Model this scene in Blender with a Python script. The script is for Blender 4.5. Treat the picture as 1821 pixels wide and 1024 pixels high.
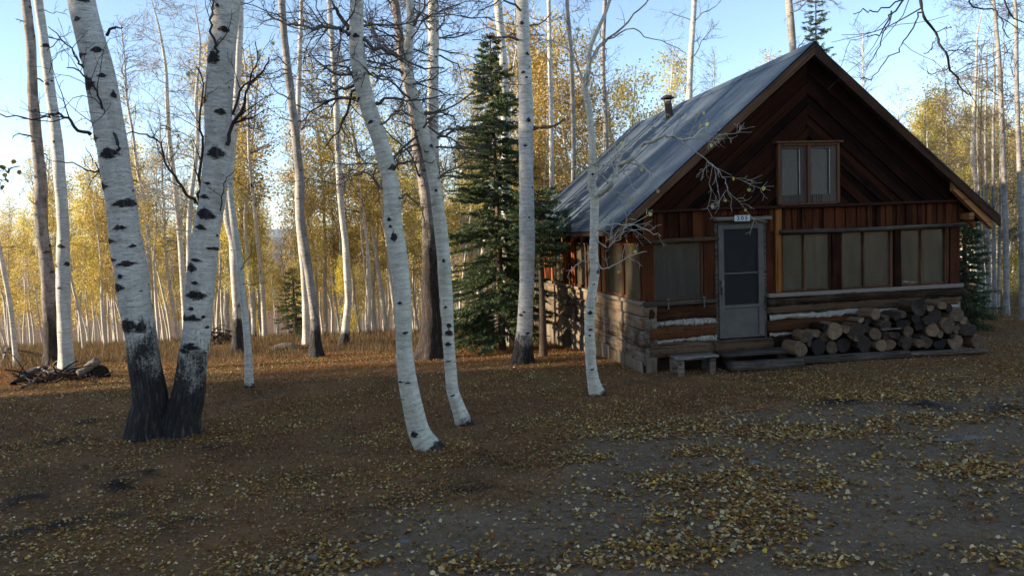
import bpy, math, random
import numpy as np
from mathutils import Vector

# ------------------------------------------------------------------ scene, camera, world, sun, exposure
for o in list(bpy.data.objects): bpy.data.objects.remove(o)
scene = bpy.context.scene
COL = scene.collection
CAM_H = 2.4; FPX = 1310.0; CX, CY = 910.5, 512.0
PITCH = math.radians(4.04); ROLL = math.radians(2.18)
fw = np.array([0, math.cos(PITCH), -math.sin(PITCH)]); _r0 = np.array([1., 0, 0]); _u0 = np.array([0, math.sin(PITCH), math.cos(PITCH)])
RT = _r0*math.cos(ROLL) - _u0*math.sin(ROLL); UP = _u0*math.cos(ROLL) + _r0*math.sin(ROLL)
EYE = np.array([0, 0, CAM_H])
cd = bpy.data.cameras.new('camera'); cam = bpy.data.objects.new('camera', cd); COL.objects.link(cam)
cd.sensor_width = 36; cd.lens = 36*FPX/1821; cd.clip_start = .05; cd.clip_end = 20000
from mathutils import Matrix
cam.matrix_world = Matrix(((RT[0], UP[0], -fw[0], 0), (RT[1], UP[1], -fw[1], 0), (RT[2], UP[2], -fw[2], CAM_H), (0, 0, 0, 1)))
scene.camera = cam

SUN_BEARING = math.radians(260); SUN_EL = math.radians(15)
world = bpy.data.worlds.new('World'); scene.world = world; world.use_nodes = True
nt = world.node_tree; nt.nodes.clear()
sky = nt.nodes.new('ShaderNodeTexSky'); sky.sky_type = 'NISHITA'; sky.sun_disc = False
sky.sun_elevation = SUN_EL; sky.sun_rotation = SUN_BEARING; sky.altitude = 2000; sky.air_density = 1.0; sky.dust_density = 0.8; sky.ozone_density = 1.3
bg = nt.nodes.new('ShaderNodeBackground'); bg.inputs['Strength'].default_value = 0.15
wo = nt.nodes.new('ShaderNodeOutputWorld'); nt.links.new(sky.outputs[0], bg.inputs[0]); nt.links.new(bg.outputs[0], wo.inputs[0])

sl = bpy.data.lights.new('sun', 'SUN'); sl.energy = 5.0; sl.angle = math.radians(0.6); sl.color = (1.0, .86, .66)
sun = bpy.data.objects.new('sun', sl); COL.objects.link(sun)
SDIR = np.array([math.sin(SUN_BEARING)*math.cos(SUN_EL), math.cos(SUN_BEARING)*math.cos(SUN_EL), math.sin(SUN_EL)])
sun.rotation_euler = Vector(SDIR).to_track_quat('Z', 'Y').to_euler(); sun.location = (-20, -10, 20)
vs = scene.view_settings; vs.view_transform = 'Standard'; vs.look = 'None'; vs.gamma = 1; vs.use_curve_mapping = False; vs.exposure = 1.2
scene.cycles.transparent_max_bounces = 12; scene.cycles.max_bounces = 6

# ------------------------------------------------------------------ small maths
rng = np.random.default_rng(7); random.seed(7)
def sst(a, b, x):
    t = np.clip((np.asarray(x, float)-a)/(b-a), 0, 1); return t*t*(3-2*t)
def _hash(ix, iy, seed):
    h = (ix.astype(np.int64)*374761393 + iy.astype(np.int64)*668265263 + seed*982451653) & 0xffffffff
    h = ((h ^ (h >> 13))*1274126177) & 0xffffffff
    return ((h ^ (h >> 16)) & 0xffff)/65535.0
def noise2(x, y, scale=1., seed=0):
    x = np.asarray(x, float)*scale; y = np.asarray(y, float)*scale
    ix = np.floor(x); iy = np.floor(y); fx = x-ix; fy = y-iy
    fx = fx*fx*(3-2*fx); fy = fy*fy*(3-2*fy)
    a = _hash(ix, iy, seed); b = _hash(ix+1, iy, seed); c = _hash(ix, iy+1, seed); d = _hash(ix+1, iy+1, seed)
    return (a*(1-fx)+b*fx)*(1-fy) + (c*(1-fx)+d*fx)*fy
def fbm(x, y, scale=1., seed=0, oct=4):
    r = 0; amp = .5; tot = 0
    for k in range(oct): r = r+amp*noise2(x, y, scale*2**k, seed+k); tot += amp; amp *= .5
    return r/tot
def ray(x, y): return fw + RT*(x-CX)/FPX - UP*(y-CY)/FPX
def at(x, y, Y):                      # point seen at pixel x, y of the photograph, at forward distance Y
    d = ray(x, y); return EYE + d*Y/d[1]

MOUNDS = []                           # small soil mounds: x, y, radius, height
# cabin frame (front-left corner at the ground, u along the front, v into the depth)
YAW = math.radians(9.643)
ORG = np.array([2.235, 12.393, 0.0]); EU = np.array([math.cos(YAW), math.sin(YAW), 0]); EV = np.array([-math.sin(YAW), math.cos(YAW), 0])
def hterr(x, y):
    x = np.asarray(x, float); y = np.asarray(y, float)
    right = sst(5, 13, x)
    drop = -.5*sst(12.5, 21, y)*(1-.7*right)
    far = np.clip(y-21, 0, None)
    drop = drop - (1-.6*right)*13*(1-np.exp(-far*far/(far+8)/55.))
    t = x*math.sin(SUN_BEARING)+y*math.cos(SUN_BEARING); s = y*-math.sin(SUN_BEARING)+x*math.cos(SUN_BEARING)
    shade_hill = 15*sst(15.5, 40, t)*sst(16.5, 11.5, s)*sst(400, 120, np.abs(x)+np.abs(y))  # unseen rise towards the sun, added to keep the clearing in shade
    n = .05*(fbm(x, y, .5, 3)-.5) + .03*(fbm(x, y, 2.2, 9, 3)-.5)
    cu = (x-ORG[0])*EU[0]+(y-ORG[1])*EU[1]; cv = (x-ORG[0])*EV[0]+(y-ORG[1])*EV[1]
    n = n*sst(0, 1, np.maximum(np.abs(cv+.1)-.3, 0)+.25) + .07*np.exp(-((cu-3.6)/1.6)**2-((cv+.3)/.5)**2)
    h = drop+shade_hill+n
    for (mx, my, mr, mh) in MOUNDS: h = h + mh*np.exp(-(((x-mx)/mr)**2+((y-my)/(mr*.7))**2))
    return h
def ground_at(px, py):
    d = ray(px, py); z = 0.
    for _ in range(12):
        t = (z-CAM_H)/d[2]; p = EYE+d*t; z = float(hterr(p[0], p[1]))
    return np.array([p[0], p[1], z])
for (px, py, r, h) in [(55, 890, .2, .07), (210, 865, .2, .08), (260, 845, .22, .06), (330, 930, .17, .05), (120, 785, .22, .06), (155, 750, .2, .05), (110, 935, .2, .05), (190, 920, .15, .05), (365, 800, .2, .03), (40, 955, .25, .05), (830, 870, .2, -.02), (1500, 715, .3, .03), (1640, 720, .3, .04), (1800, 730, .35, .05)]:
    g = ground_at(px, py); MOUNDS.append((g[0], g[1], r, h))

# ------------------------------------------------------------------ materials
def mat(name):
    m = bpy.data.materials.new(name); m.use_nodes = True; n = m.node_tree; n.nodes.clear()
    out = n.nodes.new('ShaderNodeOutputMaterial'); b = n.nodes.new('ShaderNodeBsdfPrincipled'); n.links.new(b.outputs[0], out.inputs[0])
    return m, n, b, out
def N(n, t, **kw):
    x = n.nodes.new(t)
    for k, v in kw.items():
        if hasattr(x, k): setattr(x, k, v)
        else: x.inputs[k].default_value = v
    return x
def noise(n, vec, scale, detail=4, rough=.6, dist=0.):
    x = N(n, 'ShaderNodeTexNoise'); x.inputs['Scale'].default_value = scale; x.inputs['Detail'].default_value = detail; x.inputs['Roughness'].default_value = rough; x.inputs['Distortion'].default_value = dist
    if vec is not None: n.links.new(vec, x.inputs['Vector'])
    return x.outputs['Fac']
def ramp(n, fac, stops):
    r = N(n, 'ShaderNodeValToRGB'); e = r.color_ramp.elements
    while len(e) < len(stops): e.new(.5)
    for el, (p, c) in zip(e, stops): el.position = p; el.color = (*c, 1) if len(c) == 3 else c
    n.links.new(fac, r.inputs[0]); return r.outputs[0]
def mixc(n, fac, a, b, mode='MIX'):
    x = N(n, 'ShaderNodeMix'); x.data_type = 'RGBA'; x.blend_type = mode
    for v, i in ((fac, 0), (a, 6), (b, 7)):
        if hasattr(v, 'is_linked'): n.links.new(v, x.inputs[i])
        elif i == 0: x.inputs[0].default_value = v
        else: x.inputs[i].default_value = (*v, 1)
    return x.outputs[2]
def math_(n, op, a, b=None, c=None, clamp=False):
    x = N(n, 'ShaderNodeMath'); x.operation = op; x.use_clamp = clamp
    for i, v in enumerate((a, b, c)):
        if v is None: continue
        if hasattr(v, 'is_linked'): n.links.new(v, x.inputs[i])
        else: x.inputs[i].default_value = v
    return x.outputs[0]
def mapping(n, vec, scale=(1, 1, 1), rot=(0, 0, 0)):
    x = N(n, 'ShaderNodeMapping'); x.inputs['Scale'].default_value = scale; x.inputs['Rotation'].default_value = rot
    n.links.new(vec, x.inputs[0]); return x.outputs[0]
def bump(n, b, h, strength, dist=.01):
    x = N(n, 'ShaderNodeBump'); x.inputs['Strength'].default_value = strength; x.inputs['Distance'].default_value = dist
    n.links.new(h, x.inputs['Height']); n.links.new(x.outputs[0], b.inputs['Normal'])

def wood(name, light, dark, axis='x', rough=.85, rot=None, grey=None, greyamt=.0, contrast=1.0, rand=.5):
    m, n, b, _ = mat(name)
    tc = N(n, 'ShaderNodeTexCoord'); oi = N(n, 'ShaderNodeObjectInfo')
    sc = {'x': (.9, 14, 14), 'y': (14, .9, 14), 'z': (14, 14, .9)}[axis]
    vec = mapping(n, tc.outputs['Object'], (1, 1, 1), rot) if rot else tc.outputs['Object']
    off = N(n, 'ShaderNodeVectorMath'); off.operation = 'ADD'; n.links.new(vec, off.inputs[0])
    sh = N(n, 'ShaderNodeVectorMath'); sh.operation = 'SCALE'; sh.inputs[0].default_value = (7.3, 3.1, 5.7); n.links.new(oi.outputs['Random'], sh.inputs['Scale']); n.links.new(sh.outputs[0], off.inputs[1])
    g = mapping(n, off.outputs[0], sc)
    f1 = noise(n, g, 2.3, 6, .75, .5); f2 = noise(n, off.outputs[0], 2.2, 3, .5)
    f = math_(n, 'ADD', math_(n, 'MULTIPLY', f1, .75), math_(n, 'MULTIPLY', f2, .35))
    f = math_(n, 'ADD', f, math_(n, 'MULTIPLY', math_(n, 'SUBTRACT', oi.outputs['Random'], .5), rand))
    c = ramp(n, f, [(.5-.15/contrast, dark), (.5+.19/contrast, light)])
    if grey is not None:
        gm = noise(n, off.outputs[0], 3.1, 4, .65); gm2 = noise(n, g, .9, 3, .6)
        gf = ramp(n, math_(n, 'ADD', math_(n, 'MULTIPLY', gm, .6), math_(n, 'MULTIPLY', gm2, .4)), [(.62-greyamt*.5, (0, 0, 0)), (.78-greyamt*.5, (1, 1, 1))])
        c = mixc(n, gf, c, grey)
    crack = noise(n, mapping(n, off.outputs[0], tuple(v*(2.6 if v > 1 else .7) for v in sc)), 1.0, 3, .6)
    cf = ramp(n, crack, [(.34, (1, 1, 1)), (.42, (0, 0, 0))])
    c = mixc(n, math_(n, 'MULTIPLY', cf, .85), c, tuple(v*.25 for v in dark))
    n.links.new(c, b.inputs['Base Color']); b.inputs['Roughness'].default_value = rough; b.inputs['Specular IOR Level'].default_value = .06
    bump(n, b, math_(n, 'SUBTRACT', f1, math_(n, 'MULTIPLY', cf, .6)), .5, .012)
    return m
M = {}
M['log_side'] = wood('weathered_log_grey_brown', (.25, .165, .10), (.07, .046, .029), 'y', grey=(.24, .20, .155), greyamt=.34)  # weathered grey-brown, lightened for the glow the side wall catches
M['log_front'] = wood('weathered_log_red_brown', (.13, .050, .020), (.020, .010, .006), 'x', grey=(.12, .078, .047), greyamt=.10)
M['log_grey'] = wood('weathered_log_grey', (.15, .092, .053), (.028, .017, .010), 'x', grey=(.15, .118, .085), greyamt=.16)
M['timber_grey'] = wood('grey_weathered_timber', (.25, .205, .16), (.06, .047, .036), 'x', contrast=1.0)
M['timber_grey_y'] = wood('grey_weathered_timber_along_side', (.27, .215, .16), (.085, .065, .048), 'y')
M['skirt'] = wood('grey_weathered_skirting', (.24, .19, .135), (.07, .055, .04), 'z', grey=(.20, .145, .09), greyamt=.12)
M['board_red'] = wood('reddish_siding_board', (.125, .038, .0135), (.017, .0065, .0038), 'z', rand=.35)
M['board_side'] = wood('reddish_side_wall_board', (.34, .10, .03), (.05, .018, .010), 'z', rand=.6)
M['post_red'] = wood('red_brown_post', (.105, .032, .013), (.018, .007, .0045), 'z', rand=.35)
M['post_lit_orange'] = wood('orange_brown_lit_post', (.33, .13, .034), (.10, .034, .010), 'z', rand=.2)  # orange tone carries the light falling on the front post
M['gable_l'] = wood('dark_gable_board_left', (.040, .013, .0055), (.007, .003, .0018), 'x', rot=(0, math.radians(39.9), 0), rand=.35)
M['gable_r'] = wood('dark_gable_board_right', (.040, .013, .0055), (.007, .003, .0018), 'x', rot=(0, -math.radians(39.9), 0), rand=.35)
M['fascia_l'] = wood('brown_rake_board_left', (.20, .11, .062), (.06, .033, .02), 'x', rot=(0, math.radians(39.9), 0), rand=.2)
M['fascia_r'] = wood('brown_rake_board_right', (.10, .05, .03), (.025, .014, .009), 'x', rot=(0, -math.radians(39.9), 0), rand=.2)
M['sash'] = wood('grey_brown_window_sash', (.125, .097, .08), (.045, .033, .026), 'z')
M['trim_brown'] = wood('brown_window_trim', (.15, .07, .035), (.04, .018, .011), 'z')
M['mullion'] = wood('brown_mullion', (.26, .125, .05), (.075, .032, .014), 'z')
M['inside'] = wood('dim_interior_boards', (.20, .14, .09), (.09, .06, .04), 'z')
M['rafter'] = wood('orange_rafter_wood', (.44, .20, .075), (.16, .065, .025), 'x')
M['fire_bark'] = wood('firewood_bark', (.22, .14, .078), (.03, .019, .012), 'y', grey=(.24, .19, .135), greyamt=.08, rand=.7)
M['deadwood'] = wood('bleached_dead_wood', (.33, .30, .26), (.12, .10, .085), 'x')
M['darkwood'] = wood('rotten_dark_wood', (.075, .055, .042), (.02, .015, .012), 'x')

def simple(name, col, rough=.8, metal=0., var=.3, scale=6., bumps=0., spec=.3):
    m, n, b, _ = mat(name); tc = N(n, 'ShaderNodeTexCoord')
    f = noise(n, tc.outputs['Object'], scale, 5, .65)
    c = ramp(n, f, [(.3, tuple(v*(1-var) for v in col)), (.7, tuple(min(1, v*(1+var)) for v in col))])
    n.links.new(c, b.inputs['Base Color']); b.inputs['Roughness'].default_value = rough; b.inputs['Metallic'].default_value = metal; b.inputs['Specular IOR Level'].default_value = spec
    if bumps: bump(n, b, f, bumps, .02)
    return m
M['chink'] = simple('white_mortar_chinking', (.42, .375, .31), .95, var=.35, scale=40, bumps=1.0)
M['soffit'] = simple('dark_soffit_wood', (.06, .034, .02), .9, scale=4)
M['door_metal'] = simple('grey_aluminium_door', (.115, .102, .088), .7, var=.22, scale=5, spec=.4)
M['pipe'] = simple('rusty_galvanised_pipe', (.13, .10, .075), .55, .5, var=.5, scale=9)
M['pipe_cap'] = simple('dark_rusty_cap', (.05, .042, .038), .6, .4, var=.4, scale=9)
M['plate'] = simple('white_number_plate', (.62, .64, .62), .5, var=.08)
M['ink'] = simple('black_numerals', (.02, .02, .022), .5, var=.1)
M['stone'] = simple('grey_lichen_stone', (.145, .12, .095), .9, var=.45, scale=12, bumps=.7)
M['latch'] = simple('dull_metal_latch', (.16, .15, .14), .4, .8, var=.3)
M['curtain'] = simple('dusty_pale_curtain', (.30, .31, .33), .9, var=.2, scale=3)

# roof metal
m, n, b, _ = mat('blue_grey_metal_roofing'); tc = N(n, 'ShaderNodeTexCoord'); oi = N(n, 'ShaderNodeObjectInfo')
f = noise(n, mapping(n, tc.outputs['Object'], (.35, 3.2, .35)), 1.5, 4, .6); f2 = noise(n, tc.outputs['Object'], 7, 4, .6)
f = math_(n, 'ADD', math_(n, 'MULTIPLY', f, .75), math_(n, 'MULTIPLY', f2, .25)); f = math_(n, 'ADD', f, math_(n, 'MULTIPLY', math_(n, 'SUBTRACT', oi.outputs['Random'], .5), .10))
n.links.new(ramp(n, f, [(.3, (.056, .078, .104)), (.54, (.070, .094, .120)), (.85, (.10, .12, .138))]), b.inputs['Base Color'])
b.inputs['Metallic'].default_value = .1; b.inputs['Roughness'].default_value = .62; b.inputs['Specular IOR Level'].default_value = .3; M['roof'] = m

# window panes: dusty glass and screen
def pane(name, col, alpha, rough=.25):
    m, n, b, out = mat(name); tc = N(n, 'ShaderNodeTexCoord')
    f = noise(n, mapping(n, tc.outputs['Object'], (5, 5, .9)), 2.0, 5, .65)
    n.links.new(ramp(n, f, [(.3, tuple(v*.7 for v in col)), (.7, tuple(v*1.25 for v in col))]), b.inputs['Base Color'])
    b.inputs['Roughness'].default_value = rough; b.inputs['Specular IOR Level'].default_value = .4
    tr = N(n, 'ShaderNodeBsdfTransparent'); mx = N(n, 'ShaderNodeMixShader')
    a = math_(n, 'ADD', math_(n, 'MULTIPLY', f, .2), alpha-.1)
    n.links.new(a, mx.inputs[0]); n.links.new(tr.outputs[0], mx.inputs[1]); n.links.new(b.outputs[0], mx.inputs[2]); n.links.new(mx.outputs[0], out.inputs[0]); return m
M['pane'] = pane('dusty_window_plastic', (.15, .120, .078), .62, .10)
M['pane_left'] = pane('dusty_window_glass_bluish', (.105, .092, .072), .52, .08)
M['pane_up'] = pane('dusty_gable_glass', (.085, .080, .072), .66, .2)
M['pane_side'] = pane('dusty_side_glass', (.10, .08, .05), .68, .35)
M['screen'] = pane('insect_screen', (.022, .021, .020), .72, .8)

# aspen bark, driven by trunk attributes
def bark_mat(name, white, white2, dark=(.035, .030, .028), lent=.55, brown=0.):
    m, n, b, _ = mat(name)
    a = N(n, 'ShaderNodeAttribute', attribute_name='bark'); e = N(n, 'ShaderNodeAttribute', attribute_name='eye'); dk = N(n, 'ShaderNodeAttribute', attribute_name='dark')
    v = a.outputs['Vector']
    n1 = noise(n, v, 3.0, 4, .6); n2 = math_(n, 'MAXIMUM', noise(n, mapping(n, v, (8, 8, 60)), 1.0, 3, .6), math_(n, 'SUBTRACT', noise(n, mapping(n, v, (26, 26, 130)), 1.0, 2, .5), .01)); ne = noise(n, mapping(n, v, (16, 16, 44)), 1.0, 5, .75); n3 = noise(n, v, 38, 4, .7); n4 = noise(n, mapping(n, v, (26, 26, 4.5)), 1.0, 6, .75, .6)
    base = ramp(n, math_(n, 'ADD', math_(n, 'MULTIPLY', n1, .6), math_(n, 'MULTIPLY', noise(n, mapping(n, v, (12, 12, 2.5)), 1.0, 4, .6), .4)), [(.34, white2), (.56, white)])
    fine = ramp(n, noise(n, mapping(n, v, (5, 5, 30)), 1.0, 4, .65), [(.32, (.62, .62, .62)), (.62, (1.0, 1.0, 1.0))])
    base = mixc(n, 1.0, base, fine, 'MULTIPLY')
    lf = ramp(n, n2, [(.60, (0, 0, 0)), (.66, (1, 1, 1))])
    base = mixc(n, math_(n, 'MULTIPLY', lf, lent), base, (.07, .06, .055))
    ee = math_(n, 'ADD', e.outputs['Fac'], math_(n, 'MULTIPLY', math_(n, 'SUBTRACT', ne, .5), 1.7))
    ef = ramp(n, ee, [(.46, (0, 0, 0)), (.60, (1, 1, 1))])
    dd = math_(n, 'ADD', dk.outputs['Fac'], math_(n, 'MULTIPLY', math_(n, 'SUBTRACT', n1, .5), .75)); dd = math_(n, 'ADD', dd, math_(n, 'MULTIPLY', math_(n, 'SUBTRACT', n4, .5), .55)); dd = math_(n, 'ADD', dd, math_(n, 'MULTIPLY', math_(n, 'SUBTRACT', n3, .5), .4))
    df = ramp(n, dd, [(.44, (0, 0, 0)), (.60, (1, 1, 1))])
    fac = math_(n, 'MAXIMUM', ef, df)
    dcol = ramp(n, n4, [(.35, tuple(c*.45 for c in dark)), (.52, dark), (.70, tuple(c*4.2 for c in dark))])
    c = mixc(n, fac, base, dcol)
    n.links.new(c, b.inputs['Base Color']); b.inputs['Roughness'].default_value = .8; b.inputs['Specular IOR Level'].default_value = .25
    hgt = math_(n, 'ADD', math_(n, 'MULTIPLY', math_(n, 'MULTIPLY', n4, df), 2.0), math_(n, 'ADD', math_(n, 'MULTIPLY', math_(n, 'MULTIPLY', n3, ef), 1.2), math_(n, 'MULTIPLY', lf, -.12)))
    bump(n, b, hgt, .8, .02); return m
M['bark'] = bark_mat('white_aspen_bark', (.78, .73, .635), (.60, .55, .46))
M['bark_grey'] = bark_mat('grey_aspen_bark', (.46, .42, .37), (.22, .185, .15), lent=.8)
M['bark_cream'] = bark_mat('cream_smooth_aspen_bark', (.76, .715, .59), (.60, .565, .44), lent=.45)
M['bark_dead'] = bark_mat('peeling_dead_bark', (.42, .35, .29), (.10, .07, .052), (.045, .033, .026), lent=.9)
M['twig'] = simple('grey_brown_twig', (.13, .105, .085), .85, var=.35, scale=5)
M['twig_pale'] = simple('pale_grey_twig', (.40, .365, .30), .85, var=.35, scale=5)
M['limb_cream'] = simple('cream_limb_bark', (.52, .475, .38), .85, var=.3, scale=6)
M['twig_dark'] = simple('dark_branch_bark', (.055, .045, .04), .85, var=.4, scale=7)
M['conifer_bark'] = simple('conifer_bark', (.12, .085, .06), .95, var=.4, scale=9, bumps=.6)

def leaf_mat(name, trans=.45, attr='col'):
    m, n, b, out = mat(name); n.nodes.remove(b)
    a = N(n, 'ShaderNodeAttribute', attribute_name=attr); oi = N(n, 'ShaderNodeObjectInfo')
    hs = N(n, 'ShaderNodeHueSaturation'); n.links.new(a.outputs['Color'], hs.inputs['Color'])
    n.links.new(math_(n, 'ADD', .485, math_(n, 'MULTIPLY', oi.outputs['Random'], .03)), hs.inputs['Hue']); n.links.new(math_(n, 'ADD', .98, math_(n, 'MULTIPLY', oi.outputs['Random'], .36)), hs.inputs['Value'])
    d = N(n, 'ShaderNodeBsdfDiffuse'); t = N(n, 'ShaderNodeBsdfTranslucent'); mx = N(n, 'ShaderNodeMixShader'); mx.inputs[0].default_value = trans
    n.links.new(hs.outputs[0], d.inputs[0]); n.links.new(hs.outputs[0], t.inputs[0]); n.links.new(d.outputs[0], mx.inputs[1]); n.links.new(t.outputs[0], mx.inputs[2]); n.links.new(mx.outputs[0], out.inputs[0]); return m
M['leaf'] = leaf_mat('golden_aspen_leaf', .5)
M['needle'] = leaf_mat('dark_green_needle', .15)
M['litter'] = leaf_mat('fallen_leaf', .1)
M['grass'] = leaf_mat('dry_grass_blade', .3)

# log ends with rings
m, n, b, _ = mat('cut_log_end'); tc = N(n, 'ShaderNodeTexCoord'); oi = N(n, 'ShaderNodeObjectInfo')
sx = N(n, 'ShaderNodeSeparateXYZ'); n.links.new(tc.outputs['Object'], sx.inputs[0])
rr = math_(n, 'SQRT', math_(n, 'ADD', math_(n, 'MULTIPLY', sx.outputs[0], sx.outputs[0]), math_(n, 'MULTIPLY', sx.outputs[2], sx.outputs[2])))
nz = noise(n, tc.outputs['Object'], 14, 5, .7); w = math_(n, 'SINE', math_(n, 'ADD', math_(n, 'MULTIPLY', rr, 420), math_(n, 'MULTIPLY', nz, 9)))
f = math_(n, 'ADD', math_(n, 'MULTIPLY', nz, .8), math_(n, 'MULTIPLY', w, .13)); f = math_(n, 'ADD', f, math_(n, 'MULTIPLY', math_(n, 'SUBTRACT', oi.outputs['Random'], .6), .75))
n.links.new(ramp(n, f, [(.18, (.012, .008, .006)), (.46, (.085, .052, .030)), (.80, (.30, .195, .105))]), b.inputs['Base Color']); b.inputs['Roughness'].default_value = .9; M['log_end'] = m

# ground
m, n, b, _ = mat('forest_soil_and_litter'); g = N(n, 'ShaderNodeNewGeometry'); pa = N(n, 'ShaderNodeAttribute', attribute_name='path'); mo = N(n, 'ShaderNodeAttribute', attribute_name='mound')
P_ = g.outputs['Position']; a1 = noise(n, P_, 1.1, 5, .65); a2 = noise(n, P_, 16, 6, .75); a3 = noise(n, P_, 70, 5, .8)
lit = ramp(n, math_(n, 'ADD', math_(n, 'MULTIPLY', a1, .6), math_(n, 'MULTIPLY', a2, .5)), [(.38, (.075, .040, .018)), (.52, (.175, .094, .040)), (.64, (.25, .125, .050)), (.78, (.20, .15, .062))])
dirt = ramp(n, math_(n, 'ADD', math_(n, 'ADD', math_(n, 'MULTIPLY', a2, .42), math_(n, 'MULTIPLY', a3, .38)), math_(n, 'MULTIPLY', a1, .28)), [(.40, (.070, .043, .024)), (.51, (.160, .105, .060)), (.61, (.235, .156, .092)), (.74, (.36, .25, .155))])
c = mixc(n, pa.outputs['Fac'], lit, dirt); c = mixc(n, math_(n, 'MULTIPLY', mo.outputs['Fac'], 1.15, clamp=True), c, (.030, .022, .016))
n.links.new(c, b.inputs['Base Color']); b.inputs['Roughness'].default_value = .95; b.inputs['Specular IOR Level'].default_value = .15
bump(n, b, math_(n, 'ADD', a2, math_(n, 'MULTIPLY', a3, .6)), .9, .025); M['ground'] = m
M['hill_near'] = simple('tan_pink_hillside', (.20, .15, .115), .95, var=.4, scale=.02)
M['hill_far'] = simple('forested_far_ridge', (.055, .07, .06), .95, var=.3, scale=.004)

# ------------------------------------------------------------------ mesh helpers
def link(o, parent=None):
    COL.objects.link(o)
    if parent is not None: o.parent = parent
    return o
def tag(o, label=None, cat=None, group=None, kind=None):
    if label: o['label'] = label
    if cat: o['category'] = cat
    if group: o['group'] = group
    if kind: o['kind'] = kind
    return o
def empty(name, loc, rz=0.):
    e = bpy.data.objects.new(name, None); e.location = loc; e.rotation_euler = (0, 0, rz); e.empty_display_size = .2; return link(e)
def np_mesh(name, verts, quads=None, tris=None, attrs=None, smooth=False):
    me = bpy.data.meshes.new(name); verts = np.asarray(verts, np.float32)
    quads = np.zeros((0, 4), np.int32) if quads is None else np.asarray(quads, np.int32); tris = np.zeros((0, 3), np.int32) if tris is None else np.asarray(tris, np.int32)
    nq, ntr = len(quads), len(tris); nl = nq*4+ntr*3
    me.vertices.add(len(verts)); me.vertices.foreach_set('co', verts.ravel()); me.loops.add(nl); me.polygons.add(nq+ntr)
    me.loops.foreach_set('vertex_index', np.concatenate([quads.ravel(), tris.ravel()]).astype(np.int32))
    st = np.concatenate([np.arange(nq)*4, nq*4+np.arange(ntr)*3]).astype(np.int32); me.polygons.foreach_set('loop_start', st)
    me.polygons.foreach_set('use_smooth', np.full(nq+ntr, bool(smooth)))
    me.update(calc_edges=True)
    for k, (ty, data) in (attrs or {}).items():
        a = me.attributes.new(k, ty, 'POINT'); data = np.asarray(data, np.float32)
        a.data.foreach_set({'FLOAT': 'value', 'FLOAT_VECTOR': 'vector', 'FLOAT_COLOR': 'color'}[ty], data.ravel())
    return me
def obj(name, me, material, parent=None, loc=None):
    if material is not None: me.materials.append(M[material] if isinstance(material, str) else material)
    o = bpy.data.objects.new(name, me)
    if loc is not None: o.location = loc
    return link(o, parent)
BOXF = [(0, 3, 2, 1), (4, 5, 6, 7), (0, 1, 5, 4), (1, 2, 6, 5), (2, 3, 7, 6), (3, 0, 4, 7)]
def box_v(a, b, jit=0.):
    (x0, y0, z0), (x1, y1, z1) = a, b
    v = np.array([(x0, y0, z0), (x1, y0, z0), (x1, y1, z0), (x0, y1, z0), (x0, y0, z1), (x1, y0, z1), (x1, y1, z1), (x0, y1, z1)], float)
    if jit: v = v+rng.normal(0, jit, v.shape)
    return v
def box(name, a, b, material, parent=None, jit=.0, bev=.004):
    o = obj(name, np_mesh(name, box_v(a, b, jit), BOXF), material, parent)
    if bev: md = o.modifiers.new('bevel', 'BEVEL'); md.width = bev; md.segments = 1; md.limit_method = 'ANGLE'
    return o
def boxes(name, lst, material, parent=None, jit=0., bev=.003):
    V = []; Q = []
    for a, b in lst: Q += [tuple(i+len(V) for i in f) for f in BOXF]; V += list(box_v(a, b, jit))
    o = obj(name, np_mesh(name, np.array(V), Q), material, parent)
    if bev: md = o.modifiers.new('bevel', 'BEVEL'); md.width = bev; md.segments = 1; md.limit_method = 'ANGLE'
    return o
def grid_quads(nr, ns, closed=True):
    i = np.arange(nr-1)[:, None]*ns; j = np.arange(ns if closed else ns-1)[None, :]; j2 = (j+1) % ns
    return np.stack([i+j, i+j2, i+ns+j2, i+ns+j], -1).reshape(-1, 4)
def hewn(p0, p1, h, d, seed, rings=26, sq=3.2, wob=.012, seg=14, taper=1.0):
    """hand-hewn timber from p0 to p1: rounded squarish section h high (z) and d deep, uneven along its length"""
    p0 = np.array(p0, float); p1 = np.array(p1, float); ax = (p1-p0); L = np.linalg.norm(ax); ax /= L
    side = np.cross(ax, (0, 0, 1)); side /= np.linalg.norm(side); up = np.cross(side, ax)
    r = np.random.default_rng(seed); t = np.linspace(0, 1, rings); th = np.linspace(0, 2*np.pi, seg, endpoint=False)
    c, s = np.cos(th), np.sin(th); cx = np.sign(c)*np.abs(c)**(2/sq); cz = np.sign(s)*np.abs(s)**(2/sq)
    V = []
    for k, tt in enumerate(t):
        q = p0+ax*L*tt; w1 = wob*math.sin(tt*L*2.1+seed)+r.normal(0, wob*.25); w2 = wob*math.sin(tt*L*1.7+seed*2.3)+r.normal(0, wob*.25); sc = (1+.04*math.sin(tt*L*3.1+seed*.7))*(1+(taper-1)*tt)
        jit = r.normal(0, wob*.25, seg)
        V.append(q+side*(cx*d/2*sc+w1+jit*cx)[:, None]+up*(cz*h/2*sc+w2+jit*cz)[:, None])
    V = np.concatenate(V); Q = grid_quads(rings, seg); nb = len(V); V = np.vstack([V, p0, p1])
    T = [(nb, (j+1) % seg, j) for j in range(seg)]+[(nb+1, (rings-1)*seg+j, (rings-1)*seg+(j+1) % seg) for j in range(seg)]
    return V, Q, np.array(T)
def hewn_obj(name, p0, p1, h, d, material, parent, seed, **kw):
    V, Q, T = hewn(p0, p1, h, d, seed, **kw); return obj(name, np_mesh(name, V, Q, T, smooth=True), material, parent)

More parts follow.
